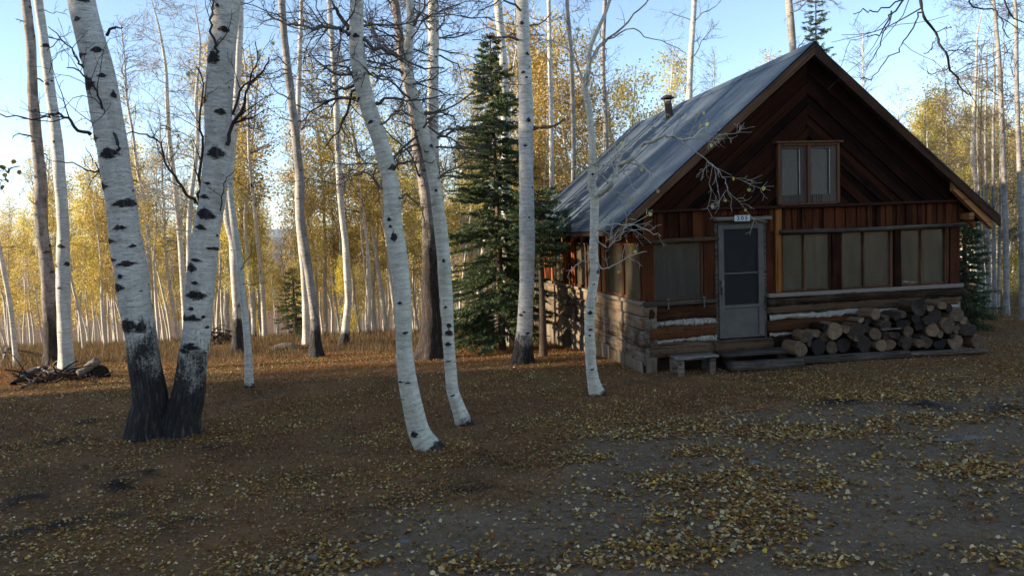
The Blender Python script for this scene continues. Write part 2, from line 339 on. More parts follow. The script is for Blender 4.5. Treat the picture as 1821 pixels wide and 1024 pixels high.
# polyline tubes, many at once
def tubes(polys, sides=4):
    by = {}
    for P, r0, r1 in polys: by.setdefault(len(P), []).append((P, r0, r1))
    VV = []; QQ = []; base = 0
    for n_, lst in by.items():
        P = np.array([a[0] for a in lst]); r0 = np.array([a[1] for a in lst]); r1 = np.array([a[2] for a in lst]); B = len(lst)
        T = np.gradient(P, axis=1); T /= np.linalg.norm(T, axis=2, keepdims=True)+1e-9
        ref = np.where(np.abs(T[:, :1, 2:3]) > .9, np.array([1., 0, 0]), np.array([0, 0, 1.])); ref = np.repeat(ref, n_, 1)
        A = np.cross(T, ref); A /= np.linalg.norm(A, axis=2, keepdims=True)+1e-9; Bn = np.cross(T, A)
        rad = r0[:, None]+(r1-r0)[:, None]*np.linspace(0, 1, n_)[None]**.8
        th = np.arange(sides)*2*np.pi/sides
        V = P[:, :, None]+rad[:, :, None, None]*(A[:, :, None]*np.cos(th)[None, None, :, None]+Bn[:, :, None]*np.sin(th)[None, None, :, None])
        q = grid_quads(n_, sides); Q = (np.arange(B)*n_*sides)[:, None, None]+q[None]
        VV.append(V.reshape(-1, 3)); QQ.append(Q.reshape(-1, 4)+base); base += B*n_*sides
    return np.concatenate(VV), np.concatenate(QQ)
def unit(v): v = np.asarray(v, float); return v/(np.linalg.norm(v)+1e-9)
def catmull(P, n_):
    P = np.asarray(P, float); t = np.linspace(0, len(P)-1, n_); i = np.clip(t.astype(int), 0, len(P)-2); f = (t-i)[:, None]
    a = P[np.clip(i-1, 0, None)]; b = P[i]; c = P[i+1]; d = P[np.clip(i+2, None, len(P)-1)]
    return .5*((2*b)+(-a+c)*f+(2*a-5*b+4*c-d)*f**2+(-a+3*b-3*c+d)*f**3)
def walk(r, p, d, L, n_, crook=.25, grav=0.):
    P = [np.array(p, float)]; d = unit(d); st = L/(n_-1)
    for k in range(n_-1):
        d = unit(d+r.normal(0, crook, 3)+np.array([0, 0, grav])); P.append(P[-1]+d*st)
    return np.array(P)
def sprout(r, P, r0, r1, lev, maxlev, out, density=1., ang=.75, grav=0., crook=.28, minr=.0036, lenf=.52):
    """add side shoots to polyline P, and shoots to those"""
    if lev >= maxlev: return
    L = np.linalg.norm(np.diff(P, axis=0), axis=1).sum(); k = max(1, int(r.poisson(max(.6, density*(4.2 if lev == 0 else 3.0)*min(2.2, L/.6)**.75))))
    for _ in range(k):
        f = r.uniform(.18, 1.0); i = min(int(f*(len(P)-1)), len(P)-2); q = P[i]+(P[i+1]-P[i])*(f*(len(P)-1)-i); d = unit(P[i+1]-P[i])
        side = unit(np.cross(d, r.normal(0, 1, 3))); dd = unit(d*math.cos(ang)+side*math.sin(ang)*r.uniform(.7, 1.2))
        l = L*lenf*r.uniform(.5, 1.1)*(1.1-.6*f)
        l = min(l, .75 if lev == 0 else .38)
        if l < .05: continue
        n_ = 6 if lev < 1 else 5; rr = max(minr, (r0+(r1-r0)*f)*.6); C = walk(r, q, dd, l, n_, crook, grav)
        out.append((C, rr, minr*.8)); sprout(r, C, rr, minr*.8, lev+1, maxlev, out, density, ang, grav, crook, minr, lenf)
def rnd_leaves(r, pts, size, jit, cols, hang=.3):
    """flat leaf quads (bent kite) round the given points; returns verts, quads, colours"""
    n_ = len(pts); c = pts+r.normal(0, jit, (n_, 3)); a = r.normal(0, 1, (n_, 3)); a[:, 2] -= hang; a /= np.linalg.norm(a, axis=1, keepdims=True)
    b = np.cross(a, r.normal(0, 1, (n_, 3))); b /= np.linalg.norm(b, axis=1, keepdims=True)+1e-9; nn = np.cross(a, b); s = size*r.uniform(.7, 1.25, (n_, 1))
    V = np.stack([c-a*s*.5, c+b*s*.48+a*s*.05+nn*s*.08, c+a*s*.55, c-b*s*.48+a*s*.05+nn*s*.08], 1).reshape(-1, 3); Q = np.arange(n_*4).reshape(-1, 4)
    ci = r.integers(0, len(cols), n_); col = np.array(cols)[ci]*r.uniform(.75, 1.2, (n_, 1)); col = np.concatenate([col, np.ones((n_, 1))], 1)
    return V, Q, np.repeat(col, 4, 0)
GOLD = [(.66, .51, .12), (.62, .45, .08), (.72, .60, .22), (.54, .45, .13), (.46, .42, .13), (.64, .43, .08), (.42, .31, .12), (.70, .58, .28)]
OLIVE = [(.42, .37, .06), (.50, .40, .06), (.58, .42, .05), (.34, .33, .07), (.46, .33, .05), (.40, .28, .07)]

def trunk_mesh(P, R, seg=24, step=.05, darkh=0., eyes=(), r=None, neyes=0, flare=.35, lobes=.25, eye_rel=1., eye_min=0.):
    """round trunk along polyline P with radii R; attributes bark (unrolled coordinates), eye (branch scars), dark (furrowed foot)"""
    r = r or rng; P = np.asarray(P, float); L = np.linalg.norm(np.diff(P, axis=0), axis=1).sum(); n_ = max(8, int(L/step))
    C = catmull(P, n_); Rr = np.interp(np.linspace(0, 1, n_), np.linspace(0, 1, len(R)), R)
    s = np.concatenate([[0], np.cumsum(np.linalg.norm(np.diff(C, axis=0), axis=1))])
    T = np.gradient(C, axis=0); T /= np.linalg.norm(T, axis=1, keepdims=True)
    X = np.array([1., 0, 0])-T*T[:, :1]; X /= np.linalg.norm(X, axis=1, keepdims=True); Y = np.cross(T, X)
    th = np.pi/2+2*np.pi*np.arange(seg)/seg; TH, S = np.meshgrid(th, s)
    fl = flare*np.exp(-S/.16); lob = 1+lobes*np.cos(TH*5+1.3)*np.exp(-S/.22)
    rad = Rr[:, None]*(1+fl)*lob*(1+.03*np.sin(S*3.1+TH*2)+.025*np.sin(S*7.7+TH*3+2)+.02*np.sin(S*1.3+TH+r.uniform(0, 6)))
    E = np.zeros_like(S); BU = np.zeros_like(S)
    el = [(sv, ta, a, b) for sv, ta, a, b in eyes]
    for _ in range(neyes):
        a = r.uniform(.25, .62)*Rr.mean()*eye_rel; el.append((r.uniform(max(darkh, .1)+eye_min, L), r.uniform(0, 2*np.pi), a, a*r.uniform(.28, .5)))
    for sv, ta, a, b in el:
        rl = np.interp(sv, s, Rr); du = ((TH-ta+np.pi) % (2*np.pi)-np.pi)*rl; dv = S-sv+.35*b*np.abs(du)/a
        w = np.abs(du)/a; d = np.maximum(np.sqrt(w**2+(np.abs(dv)/b)**2), w+np.abs(dv)/b*.85); e = np.clip(1.25-d*.8, 0, 1); E = np.maximum(E, e); BU = np.maximum(BU, np.clip(1.3-d, 0, 1))
    rad = rad*(1+.05*BU)
    V = C[:, None]+rad[..., None]*(np.cos(TH)[..., None]*X[:, None]+np.sin(TH)[..., None]*Y[:, None])
    bark = np.stack([np.cos(TH)*Rr[:, None], np.sin(TH)*Rr[:, None], S], -1)+r.uniform(0, 50)
    dark = np.clip(1.0-S/max(darkh, 1e-3)*.5, 0, 1) if darkh > 0 else np.zeros_like(S)
    return np_mesh('trunk', V.reshape(-1, 3), grid_quads(n_, seg), None, {'eye': ('FLOAT', E.ravel()), 'dark': ('FLOAT', dark.ravel()), 'bark': ('FLOAT_VECTOR', bark.reshape(-1, 3))}, True), C, s, Rr

# ------------------------------------------------------------------ ground and hills
def axis_coords(a, b, st, lo, hi):
    c = list(np.arange(a, b, st)); s = st; x = c[-1]
    while x < hi: s *= 1.16; x += s; c.append(x)
    s = st; x = a; pre = []
    while x > lo: s *= 1.16; x -= s; pre.append(x)
    return np.array(pre[::-1]+c)
gx = axis_coords(-13, 14, .085, -6000, 6000); gy = axis_coords(2.5, 26, .085, -400, 6000)
GX, GY = np.meshgrid(gx, gy)
# edge of the trodden dirt, in ground coordinates
PE = np.array([ground_at(*p)[:2] for p in [(480, 1060), (560, 1005), (700, 930), (850, 862), (960, 805), (1080, 752), (1250, 722), (1450, 700), (1821, 672)]])
def edge_dist(x, y):                       # signed distance to the edge line, positive on the dirt side
    best = np.full(np.shape(x), 1e9); sg = np.zeros(np.shape(x))
    pts = np.vstack([PE[0]+(PE[0]-PE[1])*8, PE, PE[-1]+(PE[-1]-PE[-2])*8])
    for a, b in zip(pts[:-1], pts[1:]):
        d = b-a; L2 = d@d; t = np.clip(((x-a[0])*d[0]+(y-a[1])*d[1])/L2, 0, 1); qx = x-a[0]-t*d[0]; qy = y-a[1]-t*d[1]; dd = np.hypot(qx, qy)
        cr = d[0]*(y-a[1])-d[1]*(x-a[0]); m_ = dd < best; best = np.where(m_, dd, best); sg = np.where(m_, -np.sign(cr), sg)
    return best*sg
ISL = [(ground_at(px, py)[:2], rx, ry) for px, py, rx, ry in [(1300, 855, .95, .5), (1330, 905, .6, .3), (1720, 832, .7, .3), (1210, 985, .6, .25), (1090, 985, .55, .3), (640, 1000, .8, .2), (1130, 770, 1.1, .5), (1420, 770, 1.5, .4), (1560, 700, 1.6, .6), (1690, 745, 1.2, .35), (1010, 815, .7, .3), (1440, 1000, .4, .15), (880, 1010, .3, .1), (1780, 990, .4, .2), (1350, 950, .5, .3), (1240, 800, .6, .25)]]
def path_mask(x, y):
    e = edge_dist(x, y)+2.2*(fbm(x, y, .9, 21)-.5); return sst(-.45, .75, e)
def island(x, y):
    v = np.zeros(np.shape(x))
    for (c, rx, ry) in ISL: v = np.maximum(v, np.exp(-(((x-c[0])/rx)**2+((y-c[1])/ry)**2)))
    return v
near = (np.abs(GX) < 40) & (GY > 0) & (GY < 60)
pm = np.zeros_like(GX); pm[near] = path_mask(GX[near], GY[near]); mm = np.zeros_like(GX)
def mound_mask(x, y):
    v = np.zeros(np.shape(x)); wx = x+.3*(fbm(x, y, 4, 101)-.5)*2; wy = y+.3*(fbm(x, y, 4, 103)-.5)*2
    for (mx, my, mr, mh) in MOUNDS: v = np.maximum(v, np.exp(-(((wx-mx)/(mr*1.0))**2+((wy-my)/(mr*.75))**2)**1.0))
    return v
mm[near] = mound_mask(GX[near], GY[near])
GZ = hterr(GX, GY)
me = np_mesh('ground', np.stack([GX, GY, GZ], -1).reshape(-1, 3), grid_quads(len(gy), len(gx), False), None, {'path': ('FLOAT', pm.ravel()), 'mound': ('FLOAT', mm.ravel())}, True)
tag(obj('ground', me, 'ground'), kind='structure')
def ridge(name, Y, prof, depth, material):
    xs = np.linspace(-Y*1.3, Y*1.3, 140); V = []
    for k, f in enumerate(np.linspace(-1, 1, 15)):
        hh = np.array([prof(x/Y) for x in xs])*(1-f*f)+(fbm(xs, xs*0+k*80, 6/Y, 5)-.5)*Y*.012-14*abs(f)
        V.append(np.stack([xs, np.full_like(xs, Y+depth*f), hh-14], -1))
    return tag(obj(name, np_mesh(name, np.concatenate(V), grid_quads(15, 140, False), None, None, True), material), kind='structure')
ridge('far_hills', 4200, lambda q: 4200*(.030+.014*math.sin(q*5+1.0)+.008*math.sin(q*13+.3)), 900, 'hill_far')
ridge('near_hills', 1100, lambda q: 1100*(.010+.016*math.sin(q*3.3+1.9)+.006*math.sin(q*11)), 300, 'hill_near')

# thin air between here and the far hills
V = box_v((-7300, -700, -30), (7300, 7300, 260)); hz = obj('haze', np_mesh('haze', V, BOXF), None); tag(hz, kind='stuff')
hm = bpy.data.materials.new('thin_blue_air'); hm.use_nodes = True; hn = hm.node_tree; hn.nodes.clear(); ho = hn.nodes.new('ShaderNodeOutputMaterial'); hv = hn.nodes.new('ShaderNodeVolumePrincipled'); hv.inputs['Density'].default_value = .00013; hv.inputs['Color'].default_value = (.72, .80, .92, 1); hv.inputs['Anisotropy'].default_value = .2; hn.links.new(hv.outputs[0], ho.inputs['Volume']); hz.data.materials.append(hm)

# ------------------------------------------------------------------ the cabin
cabin = empty('log_cabin', ORG, YAW)
tag(cabin, 'old dark brown log cabin with steep blue-grey metal roof and number 205 over its door', 'cabin')
W, DEP = 6.0, 8.0; RIDGE_U = 3.0; SL = .836; EAVE_W = 2.41; RTOP = EAVE_W+3.6*SL
def C(name, a, b, material, parent=cabin, jit=.0, bev=.004): return box(name, a, b, material, parent, jit, bev)
sd = 0
# front logs: left and right of the door, with chinking
for (u0, u1, mats) in ((0.05, 1.26, ('log_grey', 'log_front', 'log_front')), (2.2, 5.97, ('log_front', 'log_front', 'log_grey'))):
    for k, (w0, w1) in enumerate(((.22, .48), (.545, .77), (.85, 1.125))):
        sd += 1; mt = mats[k]
        hewn_obj('log', (u0, .06, (w0+w1)/2), (u1, .06, (w0+w1)/2), w1-w0+.01, .24, mt, cabin, sd, rings=40, wob=.014)
    for k, (w0, w1) in enumerate(((.475, .56), (.765, .86))):
        sd += 1; n_ = 70; us = np.linspace(u0+.05, u1, n_); r = np.random.default_rng(sd); lo = w0+.012+r.normal(0, .011, n_)+.012*np.sin(us*6+sd); hi = w1-.008+r.normal(0, .011, n_)+.014*np.sin(us*5+sd*2)
        yy = -.036+r.normal(0, .006, n_); V = np.concatenate([np.stack([us, yy+.05, lo-.02], -1), np.stack([us, yy, lo+.012], -1), np.stack([us, yy-.006, (lo+hi)/2], -1), np.stack([us, yy+.002, hi-.012], -1), np.stack([us, yy+.05, hi+.02], -1)])
        obj('chinking', np_mesh('chinking', V, grid_quads(5, n_, False), None, None, False), 'chink', cabin)
sd += 1; hewn_obj('sill_log', (2.2, .01, 1.09), (6.06, .01, 1.09), .16, .26, 'log_grey', cabin, 991, rings=44, wob=.018)
# dark crawl space and blocks below the front
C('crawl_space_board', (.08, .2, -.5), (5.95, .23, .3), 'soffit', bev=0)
C('corner_block', (-.02, -.06, -.25), (.16, .12, .25), 'skirt', jit=.006); C('corner_block', (5.8, -.05, -.25), (6.02, .12, .22), 'skirt', jit=.006)
hewn_obj('threshold_beam', (1.2, .02, .36), (2.3, .02, .36), .22, .22, 'log_grey', cabin, 995, rings=14)
# left side wall logs (sagging slightly to the back) and vertical skirting boards
for k, (w0, w1) in enumerate(((.10, .42), (.42, .72), (.72, .94), (.94, 1.14))):
    spl = 4.1+.5*math.sin(k*2.3)
    for v0, v1 in ((-.06, spl), (spl+.03, DEP)):
        sd += 1; hewn_obj('side_log', (.06, v0, (w0+w1)/2-.02*(v0 > 1)), (.06, v1, (w0+w1)/2-.04*(v1 > 5)), w1-w0+.004, .25, 'log_side', cabin, sd+40, rings=34, sq=7, wob=.007)
v = -.03; k = 0
while v < DEP:
    w_ = random.uniform(.38, .72); top = .22-.02*v+random.uniform(-.03, .03); C('skirting_board', (-.095+random.uniform(-.008, .008), v, -.95), (-.06, min(v+w_-.015, DEP), top), 'skirt', jit=.008, bev=.006); v += w_; k += 1
# right and rear walls (plain log courses), floor and inner walls
for k in range(4): hewn_obj('side_log', (W-.06, 0, .27+.26*k), (W-.06, DEP, .27+.26*k), .28, .22, 'log_side', cabin, 400+k, rings=12)
C('right_wall_boards', (W-.06, .1, 1.2), (W, DEP, 2.42), 'board_side', bev=0)
C('rear_wall_boards', (0, DEP-.06, -.4), (W, DEP, 2.7), 'board_side', bev=0)
C('porch_floor', (.1, .15, .40), (W-.1, DEP-.1, .45), 'inside', bev=0)
C('inner_wall', (.15, 2.3, .45), (W-.15, 2.36, 2.68), 'inside', bev=0); C('porch_ceiling', (.12, .1, 2.66), (W-.12, 2.4, 2.69), 'soffit', bev=0)
# front posts, headers, sills
C('window_sill', (-.04, -.10, 1.125), (1.27, .10, 1.20), 'timber_grey', jit=.005, bev=.012)
C('window_sill', (2.2, -.11, 1.165), (6.03, .10, 1.235), 'timber_grey', jit=.005, bev=.012)
C('corner_post', (0, -.025, 1.2), (.15, .13, 2.36), 'post_red', jit=.004)
C('corner_post', (5.80, -.025, 1.23), (6.0, .13, 2.36), 'post_red', jit=.004)
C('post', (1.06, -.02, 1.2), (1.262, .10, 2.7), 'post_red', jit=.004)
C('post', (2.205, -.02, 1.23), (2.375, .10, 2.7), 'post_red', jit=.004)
C('post', (2.38, -.05, 1.23), (2.495, .08, 2.70), 'post_lit_orange', jit=.004)
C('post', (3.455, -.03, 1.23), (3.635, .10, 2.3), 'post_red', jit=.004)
C('post', (4.675, -.04, 1.23), (4.80, .10, 2.3), 'post_lit_orange', jit=.004).active_material = M['post_red']
hewn_obj('header_log', (-.03, -.05, 2.21), (1.30, -.05, 2.215), .075, .16, 'log_grey', cabin, 71, rings=16, wob=.006)
hewn_obj('header_log', (2.44, -.06, 2.285), (6.06, -.06, 2.285), .075, .17, 'timber_grey', cabin, 72, rings=30, wob=.007)
hewn_obj('gable_ledge', (-.12, -.045, 2.715), (6.08, -.045, 2.715), .055, .13, 'trim_brown', cabin, 73, rings=40, wob=.004)
# siding boards above the windows, alternate ones proud
u = .0; k = 0
while u < 5.98:
    w_ = random.uniform(.085, .125)
    if 1.26 < u+w_*.5 < 2.2: w0 = 2.60
    else: w0 = 2.245 if u < 1.3 else 2.31
    if not (2.36 < u+w_*.5 < 2.50):
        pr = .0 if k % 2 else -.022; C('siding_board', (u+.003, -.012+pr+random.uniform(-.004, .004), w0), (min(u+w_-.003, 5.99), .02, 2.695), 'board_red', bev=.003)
    u += w_; k += 1
# front windows: frame with panes and mullions
def window(u0, u1, w0, w1, mull, pm_, fm='trim_brown', v=.0, fr=.035, name='window'):
    f = boxes(name, [((u0, v, w0), (u0+fr, v+.05, w1)), ((u1-fr, v, w0), (u1, v+.05, w1)), ((u0+fr, v, w0), (u1-fr, v+.05, w0+fr)), ((u0+fr, v, w1-fr), (u1-fr, v+.05, w1))], fm, cabin)
    es = [u0+fr]+[x for x in mull]+[u1-fr]
    for x in mull: box('mullion', (x-.016, v-.012, w0+.01), (x+.016, v+.045, w1-.01), 'mullion' if fm == 'trim_brown' else fm, f, bev=.003)
    for a, b in zip(es[:-1], es[1:]): box('pane', (a+.002, v+.025, w0+fr), (b-.002, v+.03, w1-fr), pm_, f, bev=0)
    return f
window(.155, 1.055, 1.205, 2.19, [], 'pane_left')
window(2.5, 3.45, 1.24, 2.26, [2.93], 'pane'); window(3.64, 4.67, 1.24, 2.26, [4.08], 'pane'); window(4.805, 5.795, 1.24, 2.26, [5.23], 'pane')
C('corner_stile', (4.60, -.015, 1.24), (4.64, .03, 2.26), 'trim_brown', bev=.002); C('corner_stile', (5.70, -.015, 1.24), (5.735, .03, 2.26), 'trim_brown', bev=.002)
# things in the porch behind the panes
C('shelf', (3.1, .9, 1.42), (3.42, 1.3, 1.5), 'post_lit_orange'); C('shelf', (4.2, 1.0, 1.25), (5.4, 1.5, 1.42), 'inside'); C('curtain', (.3, 1.2, 1.0), (.55, 1.25, 1.9), 'curtain', jit=.02); C('curtain', (4.85, .5, 1.2), (5.1, .52, 2.2), 'curtain', jit=.02)
# hooks under the left window
for uu in (.36, 1.0):
    boxes('hook', [((uu-.03, -.16, 1.225), (uu+.03, -.10, 1.25)), ((uu-.008, -.15, 1.10), (uu+.008, -.13, 1.225)), ((uu-.012, -.155, 1.07), (uu+.012, -.125, 1.10))], 'latch', cabin, bev=.002)
# door: outer casing, screen door
boxes('door_casing', [((1.262, -.03, .47), (1.315, .10, 2.50)), ((2.155, -.03, .47), (2.203, .10, 2.50)), ((1.315, -.03, 2.455), (2.155, .10, 2.50))], 'timber_grey', cabin)
hewn_obj('door_lintel', (1.24, -.06, 2.545), (2.27, -.06, 2.545), .075, .14, 'timber_grey', cabin, 75, rings=14, wob=.006)
dr = boxes('screen_door', [((1.32, -.045, .50), (1.42, .0, 2.45)), ((2.05, -.045, .50), (2.15, .0, 2.45)), ((1.42, -.045, 2.37), (2.05, .0, 2.45)), ((1.42, -.045, 1.02), (2.05, .0, 1.07)), ((1.42, -.045, .50), (2.05, .0, .53)), ((1.42, -.04, 1.60), (2.05, .0, 1.625))], 'door_metal', cabin)
tag(dr, 'grey aluminium screen door with two dark screens and a kick panel')
box('kick_panel', (1.42, -.025, .53), (2.05, -.015, 1.02), 'door_metal', dr, bev=0)
box('screen', (1.42, -.02, 1.07), (2.05, -.015, 1.60), 'screen', dr, bev=0); box('screen', (1.42, -.02, 1.625), (2.05, -.015, 2.37), 'screen', dr, bev=0)
boxes('door_handle', [((1.335, -.08, 1.40), (1.40, -.045, 1.50)), ((1.35, -.10, 1.43), (1.375, -.08, 1.52)), ((1.36, -.09, 1.26), (1.385, -.045, 1.38))], 'latch', dr)
box('inner_door', (1.32, .06, .50), (2.15, .09, 2.45), 'inside', dr, bev=0)
C('door_threshold', (1.26, -.12, .445), (2.22, .06, .475), 'timber_grey', bev=.006)
# number plate with its figures
pl = C('number_plate', (1.575, -.142, 2.50), (1.855, -.132, 2.60), 'plate', bev=.002); tag(pl, 'small white plate with the black number 205')
tcu = bpy.data.curves.new('numerals', 'FONT'); tcu.body = '2 0 5'; tcu.size = .095; tcu.align_x = 'CENTER'; tcu.align_y = 'CENTER'; tcu.extrude = .001; tcu.offset = .0022
to = bpy.data.objects.new('tmp', tcu); COL.objects.link(to); dg = bpy.context.evaluated_depsgraph_get(); tm = bpy.data.meshes.new_from_object(to.evaluated_get(dg)); bpy.data.objects.remove(to)
nu = obj('numerals', tm, 'ink', pl); nu.location = (1.715, -.1445, 2.55); nu.rotation_euler = (math.pi/2, 0, 0)
# gable: diagonal boards in a chevron (clipped strips), each proud or recessed
def clip(poly, a, b, c):           # keep a*x+b*y<=c
    out = []
    for i in range(len(poly)):
        p, q = poly[i], poly[(i+1) % len(poly)]; fp = a*p[0]+b*p[1]-c; fq = a*q[0]+b*q[1]-c
        if fp <= 0: out.append(p)
        if fp*fq < 0: t = fp/(fp-fq); out.append((p[0]+t*(q[0]-p[0]), p[1]+t*(q[1]-p[1])))
    return out
def prism(name, poly, v0, v1, material, parent=cabin):
    n_ = len(poly); V = [(x, v0, z) for x, z in poly]+[(x, v1, z) for x, z in poly]
    me = bpy.data.meshes.new(name); me.from_pydata(V, [], [tuple(range(n_)), tuple(range(2*n_-1, n_-1, -1))]+[(i, i+n_, (i+1) % n_+n_, (i+1) % n_) for i in range(n_)]); me.polygons.foreach_set('use_smooth', np.zeros(len(me.polygons), bool)); me.update()
    return obj(name, me, material, parent)
ca = 1/math.hypot(1, SL); sa = SL*ca; GB = 2.742; roof_u = lambda u: EAVE_W+SL*(u+.6)-.06
for side in (0, 1):
    tri = [(.0, GB), (RIDGE_U, GB), (RIDGE_U, roof_u(RIDGE_U)), (.0, roof_u(0))]
    d0 = -1.; k = 0; dmax = 3.2
    off = -sa*0+ca*roof_u(0)
    d = 0.; 
    while d < dmax:
        wd = random.uniform(.115, .155); hi = off-d; lo = off-d-wd+.005
        p = clip(tri, -sa, ca, hi); p = clip(p, sa, -ca, -lo) if len(p) > 2 else p
        if len(p) > 2:
            if side: p = [(2*RIDGE_U-x, z) for x, z in p][::-1]
            pr = -.024 if k % 2 else 0.; prism('gable_board', p, -.012+pr+random.uniform(-.005, .005), .02, 'gable_r' if side else 'gable_l')
        d += wd; k += 1
C('gable_backing', (.2, .021, 2.72), (5.8, .03, 3.0), 'soffit', bev=0)
# gable window
gw = boxes('gable_window', [((2.41, -.10, 2.76), (2.46, .0, 3.80)), ((3.52, -.10, 2.76), (3.57, .0, 3.80)), ((2.46, -.10, 3.755), (3.52, .0, 3.80)), ((2.46, -.10, 2.745), (3.52, .0, 2.775)), ((2.955, -.11, 2.775), (3.0, .0, 3.755)), ((2.36, -.14, 3.80), (3.62, .0, 3.83))], 'trim_brown', cabin)
for (a, b) in ((2.465, 2.95), (3.005, 3.515)):
    sa_ = boxes('sash', [((a, -.075, 2.78), (a+.03, -.03, 3.75)), ((b-.13, -.075, 2.78), (b, -.03, 3.75)), ((a+.03, -.075, 2.78), (b-.13, -.03, 2.92)), ((a+.03, -.075, 3.70), (b-.13, -.03, 3.75))], 'sash', gw, bev=.003)
    box('pane', (a+.03, -.055, 2.92), (b-.13, -.05, 3.70), 'pane_up', gw, bev=0); box('putty_line', (b-.14, -.085, 2.92), (b-.128, -.07, 3.70), 'chink', gw, bev=0)
prism('curtain', [(2.5, 2.8), (2.82, 2.85), (2.7, 3.3), (2.62, 3.7), (2.5, 3.7)], .0, .012, 'curtain', cabin)
# roof: metal sheets, rake boards, soffit, rafters
def roof_pt(u, v, lift=0.): return (u, v, EAVE_W+SL*(min(u, 2*RIDGE_U-u)+.6)+lift)
V0, V1 = -.27, 9.0
for side in (0, 1):
    v = V0; k = 0
    while v < V1-.05:
        v1 = min(v+.70, V1); nv = 37; vv = np.linspace(v, v1+.03, nv); ss = np.linspace(0, 1, 9); V = []
        lift = .03+.002*(k % 2)+.004*np.abs(np.sin(np.pi*(vv-V0)/.152))**1.5
        for s in ss:
            uu = -.62+s*(RIDGE_U+.62); sag = -.02*math.sin(s*math.pi)
            V.append(np.stack([np.full(nv, uu if not side else 2*RIDGE_U-uu), vv, EAVE_W+SL*(uu+.6)+lift+sag*.3+rng.normal(0, .0012, nv)], -1))
        o = obj('roof_sheet', np_mesh('roof_sheet', np.concatenate(V), grid_quads(9, nv, False), None, None, True), 'roof', cabin)
        sm = o.modifiers.new('thickness', 'SOLIDIFY'); sm.thickness = .006; v = v1; k += 1
    s_ = -1 if side else 1; mir = (lambda u: 2*RIDGE_U-u) if side else (lambda u: u)
    rk = [(-.62, EAVE_W-.17), (-.62, EAVE_W-.012), (RIDGE_U, RTOP+.0), (RIDGE_U, RTOP-.175)]
    p = [(mir(a), b) for a, b in rk]; p = p if side else p[::-1]
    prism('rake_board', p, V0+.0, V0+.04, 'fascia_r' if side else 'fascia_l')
    p2 = [(mir(a), b-.02) for a, b in [(-.6, EAVE_W-.05), (-.6, EAVE_W+.01), (RIDGE_U, RTOP+.01), (RIDGE_U, RTOP-.05)]]; p2 = p2 if side else p2[::-1]
    prism('roof_deck', p2, V0+.042, V1-.02, 'soffit')
    for k2, vv in enumerate(np.arange(.25, 8.8, .8)):
        rp = [(mir(a), b) for a, b in [(-.56, EAVE_W-.18), (-.56, EAVE_W-.06), (.35, EAVE_W+SL*.95-.10), (.35, EAVE_W+SL*.95-.22)]]; rp = rp if side else rp[::-1]
        prism('rafter_tail', rp, vv, vv+.07, 'rafter')
    if side:
        prism('lookout_rafter', [(mir(a), b) for a, b in [(-.50, EAVE_W-.22), (-.50, EAVE_W-.05), (.3, EAVE_W+SL*.9-.09), (.3, EAVE_W+SL*.9-.26)]], V0+.05, V0+.14, 'rafter')
        box('eave_purlin', (6.02, V0+.05, 2.38), (6.12, .9, 2.50), 'rafter', cabin)
rc = obj('ridge_cap', np_mesh('ridge_cap', np.array([(RIDGE_U-.2, V0-.01, RTOP-.2*SL+.05), (RIDGE_U, V0-.01, RTOP+.055), (RIDGE_U+.2, V0-.01, RTOP-.2*SL+.05), (RIDGE_U-.2, V1, RTOP-.2*SL+.05), (RIDGE_U, V1, RTOP+.055), (RIDGE_U+.2, V1, RTOP-.2*SL+.05)]), [(0, 1, 4, 3), (1, 2, 5, 4)]), 'roof', cabin)
rc.modifiers.new('thickness', 'SOLIDIFY').thickness = .006
# stove pipe with cone cap
pu, pv = 2.55, 5.0; pz = roof_pt(pu, pv)[2]; pip = []; 
ths = np.linspace(0, 2*np.pi, 20, endpoint=False); prof = [(.085, -.15), (.085, .30), (.09, .305), (.09, .33), (.085, .335), (.085, .40)]
Vp = np.concatenate([np.stack([pu-.10*(z+.1)+r*np.cos(ths), pv+r*np.sin(ths), np.full(20, pz+z)], -1) for r, z in prof]); pp = obj('stove_pipe', np_mesh('stove_pipe', Vp, grid_quads(len(prof), 20), None, None, True), 'pipe', cabin)
prof = [(.075, .44), (.16, .455), (.165, .47), (.09, .525), (.01, .55)]
Vp = np.concatenate([np.stack([pu-.10*(z+.1)+r*np.cos(ths), pv+r*np.sin(ths), np.full(20, pz+z)], -1) for r, z in prof]); cp = obj('pipe_cap', np_mesh('pipe_cap', Vp, grid_quads(len(prof), 20), None, None, True), 'pipe_cap', pp)
boxes('cap_bracket', [((pu-.06-.09, pv-.01, pz+.38), (pu-.05-.08, pv+.01, pz+.47)), ((pu-.06+.08, pv-.01, pz+.38), (pu-.05+.09, pv+.01, pz+.47))], 'pipe', pp)
# left side wall, upper half: windows and red boards
C('side_sill', (-.10, -.02, 1.14), (.10, DEP, 1.205), 'timber_grey_y', jit=.004, bev=.01)
C('side_header', (-.045, -.02, 2.2), (.06, 2.3, 2.27), 'board_side', bev=.004)
C('wall_plate', (-.02, .0, 2.36), (.12, DEP, 2.5), 'post_red', bev=.004)
def swindow(v0, v1, mull, name='side_window'):
    fr = .05; f = boxes(name, [((-.03, v0, 1.21), (.03, v0+fr, 2.2)), ((-.03, v1-fr, 1.21), (.03, v1, 2.2)), ((-.03, v0+fr, 1.21), (.03, v1-fr, 1.26)), ((-.03, v0+fr, 2.15), (.03, v1-fr, 2.2))], 'trim_brown', cabin)
    es = [v0+fr]+list(mull)+[v1-fr]
    for x in mull: box('mullion', (-.045, x-.03, 1.22), (.02, x+.03, 2.19), 'post_red', f, bev=.003)
    for a, b in zip(es[:-1], es[1:]): box('pane', (-.01, a, 1.26), (-.004, b, 2.15), 'pane_side', f, bev=0)
